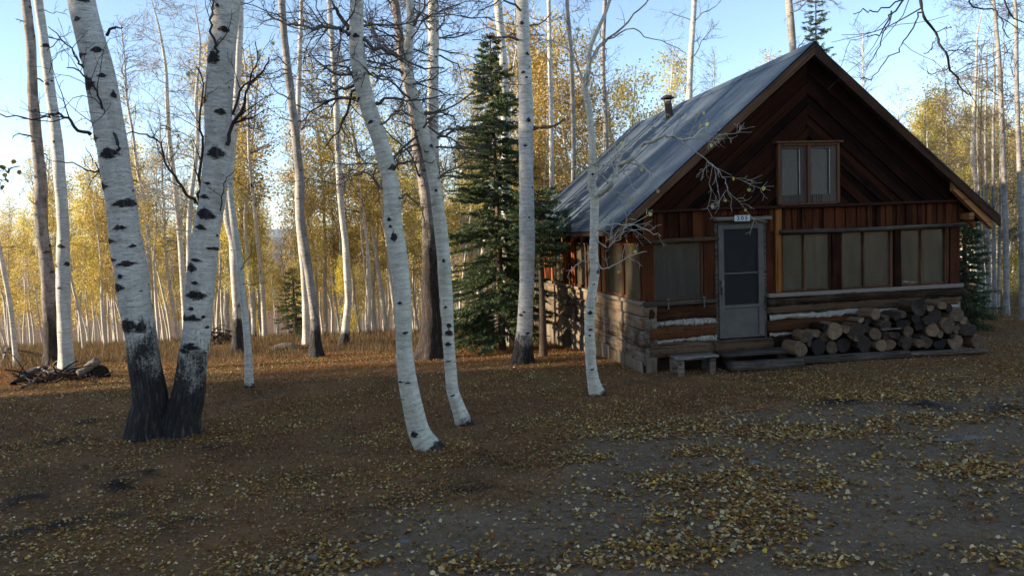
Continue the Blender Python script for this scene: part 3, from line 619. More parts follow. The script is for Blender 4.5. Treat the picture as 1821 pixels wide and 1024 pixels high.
swindow(.14, 2.05, [1.0]); swindow(2.6, 4.45, [3.5]); swindow(5.65, 6.75, [])
C('side_post', (-.055, 2.06, 1.21), (.06, 2.22, 2.36), 'post_lit_orange'); C('side_post', (-.05, 2.42, 1.21), (.06, 2.58, 2.36), 'post_red'); C('side_infill', (-.02, 2.22, 1.21), (.04, 2.42, 2.36), 'sash')
v = 4.47; k = 0
while v < 7.95:
    w_ = random.uniform(.11, .16)
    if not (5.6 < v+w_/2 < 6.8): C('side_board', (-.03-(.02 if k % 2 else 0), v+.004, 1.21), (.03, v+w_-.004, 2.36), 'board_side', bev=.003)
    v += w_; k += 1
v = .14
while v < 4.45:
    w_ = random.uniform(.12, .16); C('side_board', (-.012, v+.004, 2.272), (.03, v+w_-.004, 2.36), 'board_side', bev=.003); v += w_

# ------------------------------------------------------------------ steps, bench, base timbers (in cabin coordinates, placed in the world)
def cw(u, v, w): return ORG+EU*u+EV*v+np.array([0, 0, w])
def root_c(name, u, v, w, label, cat, group=None): e = empty(name, cw(u, v, w), YAW); tag(e, label, cat, group); return e
b1 = root_c('plank_bench', .69, -.32, .0, 'low grey plank bench standing left of the door steps', 'bench')
for k in range(3): hewn_obj('seat_plank', (-.36, -.17+.165*k, .285-.003*k), (.36, -.165+.165*k, .29), .05, .155, 'timber_grey', b1, 120+k, rings=12, sq=6, wob=.004)
for (x, y) in ((-.27, -.17), (.26, -.17), (-.27, .16), (.26, .16)): box('leg', (x-.05, y-.04, -.06), (x+.05, y+.04, .262), 'timber_grey', b1, jit=.006, bev=.006)
box('apron', (-.33, -.215, .18), (-.28, .2, .262), 'timber_grey', b1, jit=.004)
s1 = root_c('upper_step', 1.86, -.16, 0, 'upper weathered plank step right under the screen door', 'step')
hewn_obj('tread', (-.62, -.02, .25), (.62, -.02, .25), .07, .34, 'timber_grey', s1, 131, rings=14, sq=6, wob=.005)
for x in (-.5, .48): box('support_block', (x-.09, -.13, -.06), (x+.09, .1, .216), 'darkwood', s1, jit=.008, bev=.008)
s2 = root_c('lower_step', 1.89, -.50, 0, 'lower half-log step lying on the ground before the door', 'step')
hewn_obj('tread', (-.64, 0, .085), (.64, .0, .09), .16, .28, 'timber_grey', s2, 132, rings=18, sq=4, wob=.01)
t1 = root_c('base_timber', 2.45, -.52, .0, 'long grey timber lying under the left part of the firewood pile', 'timber')
hewn_obj('beam', (0, 0, .14), (2.1, -.02, .10), .12, .16, 'timber_grey', t1, 133, rings=26, sq=5, wob=.008)
t2 = root_c('base_timber', 4.5, -.50, .0, 'thin grey board lying under the right end of the firewood pile', 'timber')
hewn_obj('beam', (0.06, 0, .095), (1.6, -.02, .055), .07, .16, 'timber_grey', t2, 134, rings=22, sq=5, wob=.008)

# ------------------------------------------------------------------ firewood pile: every log a thing of its own
LOGS = [(2.557, .327, .131), (2.668, .532, .106), (2.896, .335, .136), (2.888, .577, .091), (3.192, .597, .146), (3.179, .307, .111), (3.391, .333, .136), (3.605, .573, .131), (3.753, .33, .141), (3.67, .773, .061), (4.013, .832, .101), (3.968, .493, .106), (3.044, .471, .061), (3.819, .599, .076), (4.217, .752, .045), (4.358, .803, .091), (4.163, .628, .096), (4.499, .628, .096), (4.173, .451, .076), (4.63, .502, .091), (4.806, .591, .081), (4.827, .915, .146), (5.247, .922, .076), (5.147, .739, .136), (5.604, .734, .141), (5.082, .495, .126), (5.393, .557, .141), (5.819, .472, .141), (4.086, .289, .111), (4.27, .288, .111), (4.586, .298, .116), (4.806, .284, .081), (5.005, .282, .101), (5.249, .276, .121), (5.573, .256, .141), (6.002, .23, .126), (4.401, .437, .081), (4.543, .793, .071), (3.05, .66, .06), (3.40, .62, .07), (3.50, .50, .06), (4.28, .46, .055), (4.72, .72, .08), (4.95, .68, .08), (4.62, .65, .055), (4.92, .40, .06), (5.25, .42, .07), (5.62, .46, .08), (5.45, .37, .05), (4.45, .30, .05), (3.58, .44, .05), (5.02, .90, .07), (5.44, .86, .07), (5.75, .62, .07), (3.86, .72, .06), (2.75, .40, .05)]
ORD = ['first', 'second', 'third', 'fourth', 'fifth', 'sixth', 'seventh', 'eighth', 'ninth', 'tenth', 'eleventh', 'twelfth', 'thirteenth', 'fourteenth', 'fifteenth', 'sixteenth', 'seventeenth', 'eighteenth', 'nineteenth', 'twentieth', 'twenty-first', 'twenty-second', 'twenty-third', 'twenty-fourth', 'twenty-fifth', 'twenty-sixth', 'twenty-seventh', 'twenty-eighth']
rows = {0: [], 1: [], 2: [], 3: []}
for i, (u, w, r) in enumerate(LOGS): rows[0 if w-r < .215 else (1 if w < .56 else (2 if w < .70 else 3))].append(i)
lab = {}
for rw in rows:
    for k, i in enumerate(sorted(rows[rw], key=lambda q: LOGS[q][0])):
        lab[i] = {0: 'firewood log in the bottom row, %s from the left', 1: 'firewood log in the lower middle layer of the pile, %s from the left', 2: 'firewood log in the upper middle layer of the pile, %s from the left', 3: 'firewood log on top of the pile, %s from the left'}[rw] % ORD[k]
lab[21] = 'fattest firewood log with a hollow brown end, topmost on the pile'
lab[0] = 'stout firewood log beside the steps, first in the bottom row'
for i, (u, w, r) in enumerate(LOGS):
    rr = np.random.default_rng(300+i); L = rr.uniform(.28, .38) if i not in (24, 22, 21) else .62; seg = 18; th = np.linspace(0, 2*np.pi, seg, endpoint=False)
    shp = 1+.07*np.sin(th*2+rr.uniform(0, 6))+.05*np.sin(th*3+rr.uniform(0, 6))+rr.normal(0, .018, seg); ys = np.array([0, .02, .1, .3, .6, .9, 1])*L; V = []
    for k, y in enumerate(ys):
        sc = (.96 if k == 0 else 1.0)*(1+.03*math.sin(y*9+i)); V.append(np.stack([r*shp*sc*np.cos(th)*1.02, np.full(seg, y), r*shp*sc*np.sin(th)*.98], -1)+rr.normal(0, .002, (seg, 3)))
    V = np.concatenate(V)
    if i % 6 == 3 and i != 21: V[:, 2] = np.minimum(V[:, 2], r*.25+V[:, 0]*.3)
    nb = len(V); hollow = .05 if i == 21 else rr.uniform(-.006, .006)
    V = np.vstack([V, (0, hollow, 0), (0, L, 0)])
    Q = grid_quads(7, seg)[:, ::-1]; T = [(nb, j, (j+1) % seg) for j in range(seg)]+[(nb+1, 6*seg+(j+1) % seg, 6*seg+j) for j in range(seg)]
    me = np_mesh('firewood_log', V, Q, np.array(T), None, False); me.materials.append(M['fire_bark']); me.materials.append(M['log_end'])
    mi = np.zeros(len(me.polygons), np.int32); mi[len(Q):] = 1; me.polygons.foreach_set('material_index', mi); sm_ = np.ones(len(me.polygons), bool); sm_[len(Q):] = False; me.polygons.foreach_set('use_smooth', sm_)
    o = bpy.data.objects.new('firewood_log', me); p = cw(u, -.47+rr.uniform(-.05, .06), w-.02); o.location = p; o.rotation_euler = (rr.uniform(-.05, .05), rr.uniform(0, 6.28)*0, YAW+rr.uniform(-.16, .16)); link(o)
    tag(o, lab[i], 'firewood', 'logs stacked in the firewood pile')
V, Q, T = hewn((0, 0, 0), (.42, .05, -.012), .028, .05, 77, rings=8)
o = obj('split_stick', np_mesh('split_stick', V, Q, T), 'deadwood'); o.location = cw(4.05, -.50, .545); o.rotation_euler = (0, 0, YAW); tag(o, 'thin pale stick lying between the firewood logs', 'stick')

# ------------------------------------------------------------------ trees in the clearing
def leaf_mesh(pts, r, size=.05, cols=GOLD):
    """rounded six-sided leaves hanging from the given points"""
    n_ = len(pts); pts = np.asarray(pts); a = np.stack([r.normal(0, .5, n_), r.normal(0, .5, n_), -np.ones(n_)], 1); a /= np.linalg.norm(a, axis=1, keepdims=True)
    b = np.cross(a, r.normal(0, 1, (n_, 3))); b /= np.linalg.norm(b, axis=1, keepdims=True); nn = np.cross(a, b); s = size*r.uniform(.75, 1.2, (n_, 1)); c = pts+a*s*.35
    pr = [(-.05, 0, 0), (.22, .46, .06), (.62, .40, .05), (1.0, 0, 0), (.62, -.40, .05), (.22, -.46, .06)]
    V = np.stack([c+a*s*x+b*s*y+nn*s*z for x, y, z in pr], 1).reshape(-1, 3); i = np.arange(n_)[:, None]*6
    Q = np.concatenate([i+np.array([[0, 1, 2, 3]]), i+np.array([[0, 3, 4, 5]])]); col = np.array(cols)[r.integers(0, len(cols), n_)]*r.uniform(.7, 1.15, (n_, 1))
    return np_mesh('leaves', V, Q, None, {'col': ('FLOAT_COLOR', np.repeat(np.concatenate([col, np.ones((n_, 1))], 1), 6, 0))})
def aspen(name, label, base, pts, widths, bark='bark', darkpx=0, eyes=(), seg=32, step=.03, neyes=14, branches=(), auto=10, auto_from=.3, auto_len=(.6, 1.6), twig='twig', seed=1, flare=.35, lobes=.2, leaves=25, top=3.0, density=1.7, cat='tree', group='aspens standing in the clearing', lvl=2, eye_rel=1., Y=None, leafsize=.05, Yoff=None, autograv=-.02):
    """trunk through the listed pixels at the depth of its foot; branches are (pixel polyline, foot radius)"""
    r = np.random.default_rng(seed); g = ground_at(*base); Yb = g[1] if Y is None else Y
    g = at(base[0], base[1], Yb); g[2] = hterr(g[0], g[1])-.06
    P = [g]+[at(x, y, Yb) for x, y in pts]; k = Yb/FPX/2*Yb/math.hypot(Yb, g[0]); R = [w*k for w in widths]
    # keep radii in step with arc length: resample
    P = np.array(P); s = np.concatenate([[0], np.cumsum(np.linalg.norm(np.diff(P, axis=0), axis=1))]); d = unit(P[-1]-P[-2]+np.array([0, 0, .6]))
    if top: P = np.vstack([P, P[-1]+d*top*.5+r.normal(0, .06, 3), P[-1]+d*top+r.normal(0, .1, 3)]); R = R+[R[-1]*.72, R[-1]*.35]
    s = np.concatenate([[0], np.cumsum(np.linalg.norm(np.diff(P, axis=0), axis=1))]); n_ = max(12, int(s[-1]/.25)); sv = np.linspace(0, s[-1], n_)
    CP = catmull(P, 200); cs = np.concatenate([[0], np.cumsum(np.linalg.norm(np.diff(CP, axis=0), axis=1))]); cs *= s[-1]/cs[-1]
    PP = np.stack([np.interp(sv, cs, CP[:, i]) for i in range(3)], 1); RR = np.interp(sv, s, R)
    dh = 0.
    if darkpx: dh = at(base[0], darkpx, Yb)[2]-g[2]
    el = []
    for (x, y, w, h) in eyes:
        q = at(x, y, Yb); i = int(np.argmin(np.abs(PP[:, 2]-q[2]))); cx = np.interp(q[2], PP[:, 2], PP[:, 0]); rl = RR[i]; c_ = float(np.clip((q[0]-cx)/rl, -.92, .92))
        el.append((np.interp(q[2], PP[:, 2], sv), -math.acos(c_), max(.02, 1.08*w*k/max(.45, math.sqrt(1-c_*c_))), 1.02*h*k))
    root = empty(name, g); tag(root, label, cat, group)
    me, C_, s_, R_ = trunk_mesh(PP-g, RR, seg, step, dh, el, r, neyes, flare, lobes, eye_rel); tr = obj('trunk', me, bark, root)
    polys = []; H = s_[-1]
    def bough(B, br):
        own = []; sprout(r, B, br, .004, 0, lvl+1, own, density*1.1, .8, 0, .21, minr=.0032); polys.extend(own); V, Q = tubes([(B, br, max(.004, br*.3))], 6)
        if own: V2, Q2 = tubes(own, 3); Q = np.concatenate([Q, Q2+len(V)]); V = np.concatenate([V, V2])
        obj('branch', np_mesh('branch', V-g, Q, None, None, True), twig, root)
    for bp, br in branches:
        q0 = at(bp[0][0], bp[0][1], Yb); cx0 = np.interp(q0[2], PP[:, 2], PP[:, 0]); r_0 = np.interp(q0[2], PP[:, 2], RR); yo = -.95*math.sqrt(max(0., r_0**2-(q0[0]-cx0)**2))
        B = catmull(np.array([at(x, y, Yb+yo+(r.normal(-.03, .05)*min(j, 4) if j else 0)) for j, (x, y) in enumerate(bp)]), max(8, len(bp)*3)); B[1:-1] += r.normal(0, .012, (len(B)-2, 3)); bough(B, br)
    for _ in range(auto):
        f = r.uniform(auto_from, 1.0); sv_ = f*H; q = np.array([np.interp(sv_, s_, C_[:, i]) for i in range(3)])+g; az = r.uniform(0, 2*np.pi); l = r.uniform(*auto_len); rr_ = np.interp(sv_, s_, R_)
        bough(walk(r, q, (math.cos(az), math.sin(az), r.uniform(-.15, .65)), l, 9, .24, autograv), min(.028, max(.007, rr_*.22)))
    if leaves and polys:
        idx = r.integers(0, len(polys), leaves); lp = np.array([polys[i][0][r.integers(2, len(polys[i][0]))] for i in idx]); obj('leaves', leaf_mesh(lp-g, r, leafsize), 'leaf', root)['kind'] = 'stuff'
    return root

aspen('aspen_tree', 'thick white aspen with black branch scars, left stem of the big twin pair', (262, 776), [(264, 740), (266, 707), (254, 625), (241, 539), (221, 400), (211, 328), (197, 246), (183, 164), (165, 82), (144, 0)], [74, 70, 65, 61, 60, 58, 57, 56, 55, 53, 50], 'bark', 600,
      [(206, 275, 44, 24), (192, 330, 26, 20), (165, 150, 34, 36), (145, 100, 30, 14), (183, 95, 22, 12), (193, 140, 16, 9), (160, 8, 22, 12), (236, 362, 38, 17), (205, 427, 24, 13), (207, 460, 26, 10), (237, 468, 44, 12), (219, 508, 34, 20), (228, 489, 18, 9), (240, 575, 48, 30), (262, 580, 22, 24), (225, 405, 30, 12), (227, 363, 28, 16), (172, 245, 22, 20), (210, 172, 8, 16), (245, 438, 14, 8), (150, 40, 20, 9)],
      96, .016, 26, [([(209, 268), (207, 246), (189, 213), (180, 180), (164, 152), (135, 123), (119, 121)], .022), ([(162, 240), (135, 230), (123, 213), (103, 201), (82, 207), (49, 211), (0, 203)], .024), ([(182, 320), (176, 303), (156, 303), (123, 289), (94, 287)], .018), ([(176, 303), (164, 283), (152, 262)], .010), ([(154, 123), (139, 111), (115, 74), (86, 48)], .016), ([(190, 63), (205, 51), (219, 49)], .022)], 0, twig='twig_dark', seed=11, flare=.22, lobes=.14, leaves=0, lvl=1, density=.8, group='', eye_rel=.6)
aspen('aspen_tree', 'thick white aspen with black branch scars, right stem of the big twin pair', (322, 772), [(326, 740), (334, 707), (343, 646), (352, 564), (358, 482), (369, 400), (381, 328), (388, 246), (390, 164), (396, 82), (403, 0)], [70, 66, 61, 56, 53, 53, 49, 49, 50, 50, 51, 50], 'bark', 640,
      [(386, 108, 32, 30), (393, 272, 38, 26), (372, 380, 50, 22), (365, 405, 30, 12), (400, 200, 24, 14), (407, 56, 24, 12), (372, 352, 24, 10), (378, 328, 16, 6), (349, 476, 32, 18), (358, 462, 28, 8), (358, 522, 48, 20), (352, 563, 36, 14), (336, 565, 20, 14), (348, 612, 42, 16), (334, 622, 32, 10), (385, 437, 22, 8), (357, 501, 16, 8), (350, 547, 18, 8), (368, 182, 14, 16), (396, 18, 14, 9)],
      96, .016, 24, [([(385, 102), (383, 82), (373, 45), (379, 12), (377, -10)], .022), ([(404, 258), (414, 225), (435, 185), (443, 156), (467, 127), (478, 102)], .028), ([(414, 205), (426, 168), (447, 135), (459, 107), (455, 74)], .018), ([(353, 365), (355, 328), (359, 266), (357, 213), (363, 152), (348, 119)], .022), ([(348, 361), (328, 340), (303, 303), (283, 254), (254, 238), (225, 238)], .022), ([(392, 375), (396, 345), (404, 320), (418, 300)], .010)], 0, twig='twig_dark', seed=12, flare=.22, lobes=.14, leaves=16, lvl=2, density=.85, group='', eye_rel=.6)
aspen('aspen_tree', 'slim pale aspen at the far left beside the dead peeling trunk', (120, 668), [(117, 620), (114, 564), (112, 482), (112, 400), (107, 328), (101, 246), (90, 164), (79, 82), (68, 0)], [30, 28, 27, 26, 23, 22, 21, 19, 18, 17], 'bark', 655, [(113, 437, 20, 11), (100, 472, 12, 12), (122, 468, 8, 10), (112, 511, 20, 5), (88, 150, 13, 8), (86, 82, 15, 9), (101, 252, 10, 6)], 40, .025, 16, [([(84, 90), (95, 80), (118, 62), (130, 58)], .012), ([(88, 130), (98, 100), (125, 88)], .010), ([(70, 18), (95, 22), (118, 25)], .012)], 6, .55, (.5, 1.2), seed=13, leaves=0, lvl=1, twig='twig_dark', density=.5)
aspen('dead_aspen_tree', 'dead leaning trunk with peeling brown bark at the far left', (94, 650), [(92, 600), (89, 564), (84, 482), (74, 400), (73, 328), (65, 246), (58, 164), (55, 82), (46, 0)], [32, 30, 28, 26, 24, 23, 21, 19, 18, 17], 'bark_dead', 560, (), 32, .03, 40, [([(66, 370), (55, 355), (47, 348)], .012)], 8, .4, (.2, .7), seed=14, leaves=0, lvl=0, twig='twig_dark', eye_rel=1.6)
aspen('aspen_sapling', 'thin crooked aspen sapling just right of the big twin pair', (444, 690), [(440, 605), (433, 538), (425, 461), (416, 400), (408, 330), (402, 230), (398, 120), (395, 0)], [15, 13, 12, 13, 13, 11, 10, 9, 8], 'bark', 680, (), 24, .03, 12, [([(428, 480), (445, 450), (458, 430)], .010), ([(432, 505), (455, 505), (475, 500)], .008)], 14, .42, (.4, 1.2), seed=15, leaves=6, density=.7)
aspen('aspen_tree', 'aspen with a tall black foot behind the crooked sapling', (423, 628), [(421, 538), (418, 485), (415, 430), (405, 380), (412, 280), (420, 180), (425, 90), (428, 0)], [21, 17, 17, 17, 16, 14, 13, 12, 11], 'bark', 560, (), 28, .04, 30, (), 22, .4, (.6, 1.8), seed=16, leaves=12)
aspen('aspen_tree', 'leaning grey aspen with dark foot, front stem of the crossing pair in mid clearing', (564, 635), [(561, 600), (559, 564), (549, 485), (540, 432), (534, 380), (534, 328), (526, 246), (517, 164), (507, 82), (501, 0)], [27, 19, 15, 15, 16, 15, 15, 15, 14, 13, 12], 'bark_grey', 575, (), 32, .035, 34, [([(553, 410), (547, 395), (556, 370), (550, 355)], .010), ([(536, 232), (545, 222), (560, 230), (566, 240)], .014)], 30, .40, (.5, 1.8), seed=17, leaves=10, density=.8)
aspen('aspen_tree', 'white aspen rising behind the leaning grey one in mid clearing', (545, 612), [(543, 540), (540, 480), (534, 430), (530, 380), (529, 300), (530, 200), (533, 100), (536, 0)], [13, 12, 12, 10, 10, 9, 9, 8, 7], 'bark', 0, (), 24, .05, 24, (), 28, .38, (.5, 1.8), seed=18, leaves=20)
aspen('aspen_tree', 'straight white aspen with small black foot right of the crossing pair', (612, 613), [(617, 560), (619, 538), (617, 485), (614, 432), (609, 390), (604, 328), (600, 246), (597, 164), (591, 82), (585, 0)], [18, 13, 12, 12, 12, 11, 11, 11, 10, 10, 9], 'bark', 590, (), 28, .04, 26, (), 34, .34, (.5, 1.9), seed=19, leaves=20)
T9 = aspen('aspen_tree', 'smooth curved pale aspen nearest the middle of the clearing', (768, 796), [(752, 780), (742, 755), (726, 687), (718, 605), (716, 523), (706, 441), (700, 400), (695, 328), (675, 246), (659, 205), (648, 164), (636, 100), (632, 50), (635, 0)], [42, 37, 36, 34, 30, 31, 32, 31, 31, 29, 29, 28, 26, 24, 23], 'bark_cream', 790,
      [(703, 420, 13, 22), (694, 390, 12, 9), (697, 402, 9, 6), (738, 765, 18, 14), (713, 537, 12, 7), (724, 589, 18, 5), (713, 675, 14, 4), (728, 677, 14, 4), (718, 705, 14, 3), (636, 66, 16, 9), (661, 218, 16, 6), (700, 300, 14, 12), (634, 175, 12, 8)], 64, .018, 6,
      [([(620, 53), (603, 25), (591, 8), (580, -20)], .03), ([(624, 60), (605, 50), (583, 49), (542, 47), (501, 37), (476, 25)], .026), ([(646, 70), (673, 86), (706, 98), (747, 119), (790, 122)], .024), ([(632, 174), (603, 176), (558, 193), (538, 225)], .018), ([(669, 184), (690, 178), (722, 180), (763, 176), (800, 170)], .02), ([(677, 221), (698, 205), (710, 197), (730, 205)], .014), ([(702, 299), (714, 289), (747, 289), (771, 287)], .018), ([(710, 352), (726, 348), (747, 369), (756, 400)], .014), ([(681, 336), (660, 312), (636, 304), (600, 310)], .014), ([(630, 140), (615, 120), (590, 118), (560, 130)], .014), ([(645, 120), (668, 135), (700, 140), (735, 150)], .014)],
      24, .52, (.6, 1.7), seed=20, leaves=30, flare=.3, lobes=.1, eye_rel=.35, density=1.6, group='', Y=None)
aspen('aspen_tree', 'second curved pale aspen, slimmer, right of the nearest curved one', (828, 754), [(820, 735), (812, 718), (804, 687), (798, 605), (794, 523), (791, 482), (783, 400), (773, 328), (765, 287), (755, 246), (733, 164), (725, 123), (726, 82), (731, 41), (728, 0)], [28, 24, 22, 21, 21, 23, 23, 23, 22, 22, 21, 20, 17, 16, 15, 14], 'bark_cream', 742,
      [(800, 590, 18, 12), (799, 577, 12, 10), (798, 610, 18, 8), (793, 545, 10, 6), (790, 463, 8, 8), (798, 640, 12, 3), (806, 700, 10, 3), (770, 262, 10, 10), (776, 340, 9, 6)], 56, .02, 8, [([(736, 45), (745, 30), (753, 16), (757, -5)], .024), ([(778, 246), (808, 234), (845, 225), (885, 228)], .02), ([(776, 262), (808, 262), (829, 270), (850, 280)], .016), ([(778, 318), (800, 305), (837, 301)], .016), ([(725, 110), (712, 80), (705, 40)], .014), ([(735, 150), (770, 140), (800, 120)], .014), ([(752, 235), (730, 225), (715, 235)], .012), ([(762, 270), (742, 265), (715, 272)], .014)],
      30, .42, (.6, 1.8), seed=21, leaves=30, flare=.3, lobes=.1, eye_rel=.45, density=1.6, group='')
aspen('aspen_tree', 'big old aspen with long black furrowed foot and brown dead top', (764, 638), [(766, 600), (767, 564), (764, 482), (763, 400), (755, 330), (742, 260), (735, 200), (716, 110), (702, 0)], [48, 38, 33, 28, 25, 22, 18, 16, 15, 14], 'bark_dead', 400, (), 48, .03, 40, (), 36, .36, (.5, 1.9), seed=22, flare=.5, leaves=8, twig='twig_dark')
aspen('aspen_tree', 'white aspen just behind the black-footed old aspen', (786, 612), [(786, 560), (783, 482), (778, 400), (773, 330), (770, 246), (770, 164), (771, 82), (770, 0)], [22, 20, 20, 20, 20, 20, 19, 19, 18], 'bark', 600, (), 32, .04, 30, (), 34, .35, (.6, 1.9), seed=23, leaves=16)
aspen('aspen_tree', 'tall straight white aspen in front of the dark spruce', (930, 645), [(931, 610), (934, 564), (937, 482), (937, 410), (936, 300), (935, 164), (931, 82), (928, 0)], [37, 30, 27, 27, 27, 26, 25, 23, 22], 'bark', 600, [(928, 44, 12, 7), (938, 98, 10, 6), (936, 140, 8, 4), (940, 215, 12, 9), (934, 260, 8, 6), (926, 560, 12, 5), (938, 590, 14, 5)], 48, .03, 30, (), 14, .45, (.4, 1.4), seed=24, leaves=8, flare=.3, density=.7, group='')
aspen('aspen_tree', 'white aspen trunk rising behind the top of the spruce', (905, 612), [(903, 540), (900, 420), (899, 300), (897, 180), (893, 90), (885, 0)], [17, 16, 16, 15, 15, 14, 14], 'bark', 0, (), 24, .05, 26, (), 10, .5, (.5, 1.5), seed=25, leaves=10, Y=18.6)
T15 = aspen('aspen_tree', 'slim crooked pale aspen standing close before the cabin corner', (1064, 702), [(1058, 685), (1054, 670), (1049, 619), (1049, 564), (1054, 509), (1058, 482), (1056, 455), (1056, 434), (1057, 387), (1057, 345), (1051, 318), (1054, 270), (1050, 223), (1047, 190), (1040, 155), (1046, 130), (1049, 89), (1062, 56), (1080, 15), (1088, -10)], [27, 21, 20, 18, 18, 17, 17, 16, 15, 15, 16, 13, 13, 12, 12, 12, 9, 8, 7, 6, 5], 'bark_cream', 694,
      [(1049, 555, 12, 8), (1056, 504, 8, 4), (1049, 585, 10, 5), (1048, 595, 9, 4), (1052, 655, 12, 4), (1063, 482, 6, 10), (1060, 530, 6, 6), (1054, 310, 7, 5)], 48, .018, 6,
      [([(1060, 350), (1075, 338), (1089, 322), (1101, 298), (1122, 281), (1141, 260), (1164, 250), (1183, 242), (1201, 243), (1220, 251), (1251, 228)], .046), ([(1201, 243), (1234, 267), (1258, 287), (1276, 301), (1288, 322), (1295, 340), (1302, 376)], .008), ([(1220, 251), (1258, 235), (1285, 240), (1318, 235)], .006), ([(1042, 150), (1048, 125), (1062, 89), (1098, 56), (1131, 20), (1164, -5)], .028), ([(1040, 155), (1030, 130), (1020, 100), (1000, 80), (970, 70), (940, 80)], .02), ([(1062, 89), (1085, 68), (1125, 53), (1150, 65), (1195, 80), (1220, 95)], .014), ([(1063, 470), (1075, 478), (1095, 468), (1120, 455), (1150, 447)], .014), ([(1062, 410), (1078, 400), (1100, 398), (1125, 400), (1150, 410), (1175, 420)], .012), ([(1060, 420), (1080, 440), (1100, 425), (1110, 405), (1130, 395), (1160, 378)], .010), ([(1052, 300), (1030, 295), (1010, 300), (985, 292)], .010), ([(1050, 330), (1035, 345), (1010, 360), (985, 378)], .010), ([(1052, 240), (1040, 225), (1020, 218), (1000, 222)], .010), ([(1052, 462), (1030, 468), (1012, 485)], .007), ([(1101, 298), (1120, 320), (1135, 352)], .007), ([(1122, 281), (1150, 300), (1160, 330)], .007), ([(1075, 338), (1100, 345), (1140, 352)], .008)],
      0, seed=26, leaves=46, flare=.35, lobes=.1, eye_rel=.4, twig='limb_cream', top=.0, density=1.0, group='', leafsize=.055)
# trees behind and beside the cabin
def simple_aspen(label, px_base, pts, w, seed, bark='bark', Y=None, leaves=14, auto=12, name='aspen_tree', group='bare aspens behind and beside the cabin', auto_from=.35, **kw):
    return aspen(name, label, px_base, pts, w, bark, 0, (), 18, .06, 22, (), auto, auto_from, (.6, 1.8), seed=seed, leaves=leaves, Y=Y, group=group, density=1.5, **kw)
simple_aspen('white aspen rising behind the roof ridge near the stove pipe', (1222, 470), [(1224, 300), (1226, 170), (1229, 90), (1235, 0)], [13, 12, 11, 10, 9], 41, Y=24)
simple_aspen('bare brown aspen trunk rising behind the peak of the roof', (1418, 470), [(1413, 200), (1410, 90), (1403, 0)], [16, 14, 13, 13], 42, 'bark_grey', 23, 4, 8)
simple_aspen('pale aspen left of the roof, seen against yellow leaves', (984, 560), [(982, 400), (980, 220), (978, 110), (976, 0)], [9, 9, 8, 8, 7], 43, Y=23)
simple_aspen('grey aspen above the roof eave, second left of the crooked pale one', (1014, 560), [(1018, 400), (1020, 250), (1016, 110), (1008, 0)], [9, 8, 8, 8, 7], 44, 'bark_grey', 22)
simple_aspen('grey aspen showing right behind the crooked pale one above the eave', (1082, 540), [(1080, 380), (1077, 220), (1072, 110), (1076, 0)], [10, 10, 9, 8, 7], 45, 'bark_grey', 24)
for k, (x, y, tx, wd) in enumerate([(1752, 552, 1738, 6), (1761, 556, 1752, 8), (1769, 558, 1766, 10), (1775, 556, 1780, 7), (1758, 549, 1744, 5)]):
    simple_aspen('%s grey stem of the aspen clump right of the cabin' % ('leftmost', 'second', 'thickest middle', 'rightmost', 'thin rear')[k], (x, y), [(x+(tx-x)*.3, 470), (x+(tx-x)*.6, 400), (tx, 250), (tx+3, 130)], [wd*.95, wd*.8, wd*.7, wd*.55, wd*.4], 50+k, 'bark_grey', None, 2, 20, auto_from=.2, top=1.0)
simple_aspen('pale forked aspen behind the right eave', (1745, 535), [(1740, 420), (1737, 330), (1730, 290), (1731, 235), (1736, 120)], [11, 10, 10, 9, 8, 5], 57, 'bark_cream', 20.5, 60, 14, top=1.5)
simple_aspen('grey aspen with dense bare crown near the right edge', (1790, 545), [(1789, 440), (1786, 330), (1782, 240), (1778, 130), (1770, 30)], [12, 11, 10, 10, 9, 7], 58, 'bark_grey', 18.8, 10, 26, auto_from=.4, top=2)
simple_aspen('grey aspen cut by the right edge of the picture', (1819, 560), [(1817, 430), (1813, 300), (1808, 160), (1806, 20)], [12, 11, 10, 9, 7], 59, 'bark_grey', 17.5, 8, 24, auto_from=.4, top=2)
simple_aspen('small bare white tree with twisted limbs, left one behind the twin pair', (330, 600), [(322, 450), (312, 340), (301, 246), (297, 180), (295, 123), (285, 60)], [12, 10, 10, 9, 8, 6, 4], 60, 'bark', 19, 10, 44, group='', auto_from=.36, top=1.0, twig='twig_pale')
simple_aspen('small bare white tree with twisted limbs, right one behind the twin pair', (338, 602), [(336, 430), (340, 349), (351, 254), (349, 172), (356, 90)], [11, 10, 9, 8, 6, 4], 61, 'bark', 18.5, 10, 40, group='', auto_from=.36, top=1.0, twig='twig_pale')
simple_aspen('leaning pale trunk at the left edge of the wood', (26, 612), [(18, 545), (5, 474), (-8, 400), (-20, 300)], [10, 9, 9, 8, 6], 62, Y=18.5, leaves=4, group='')
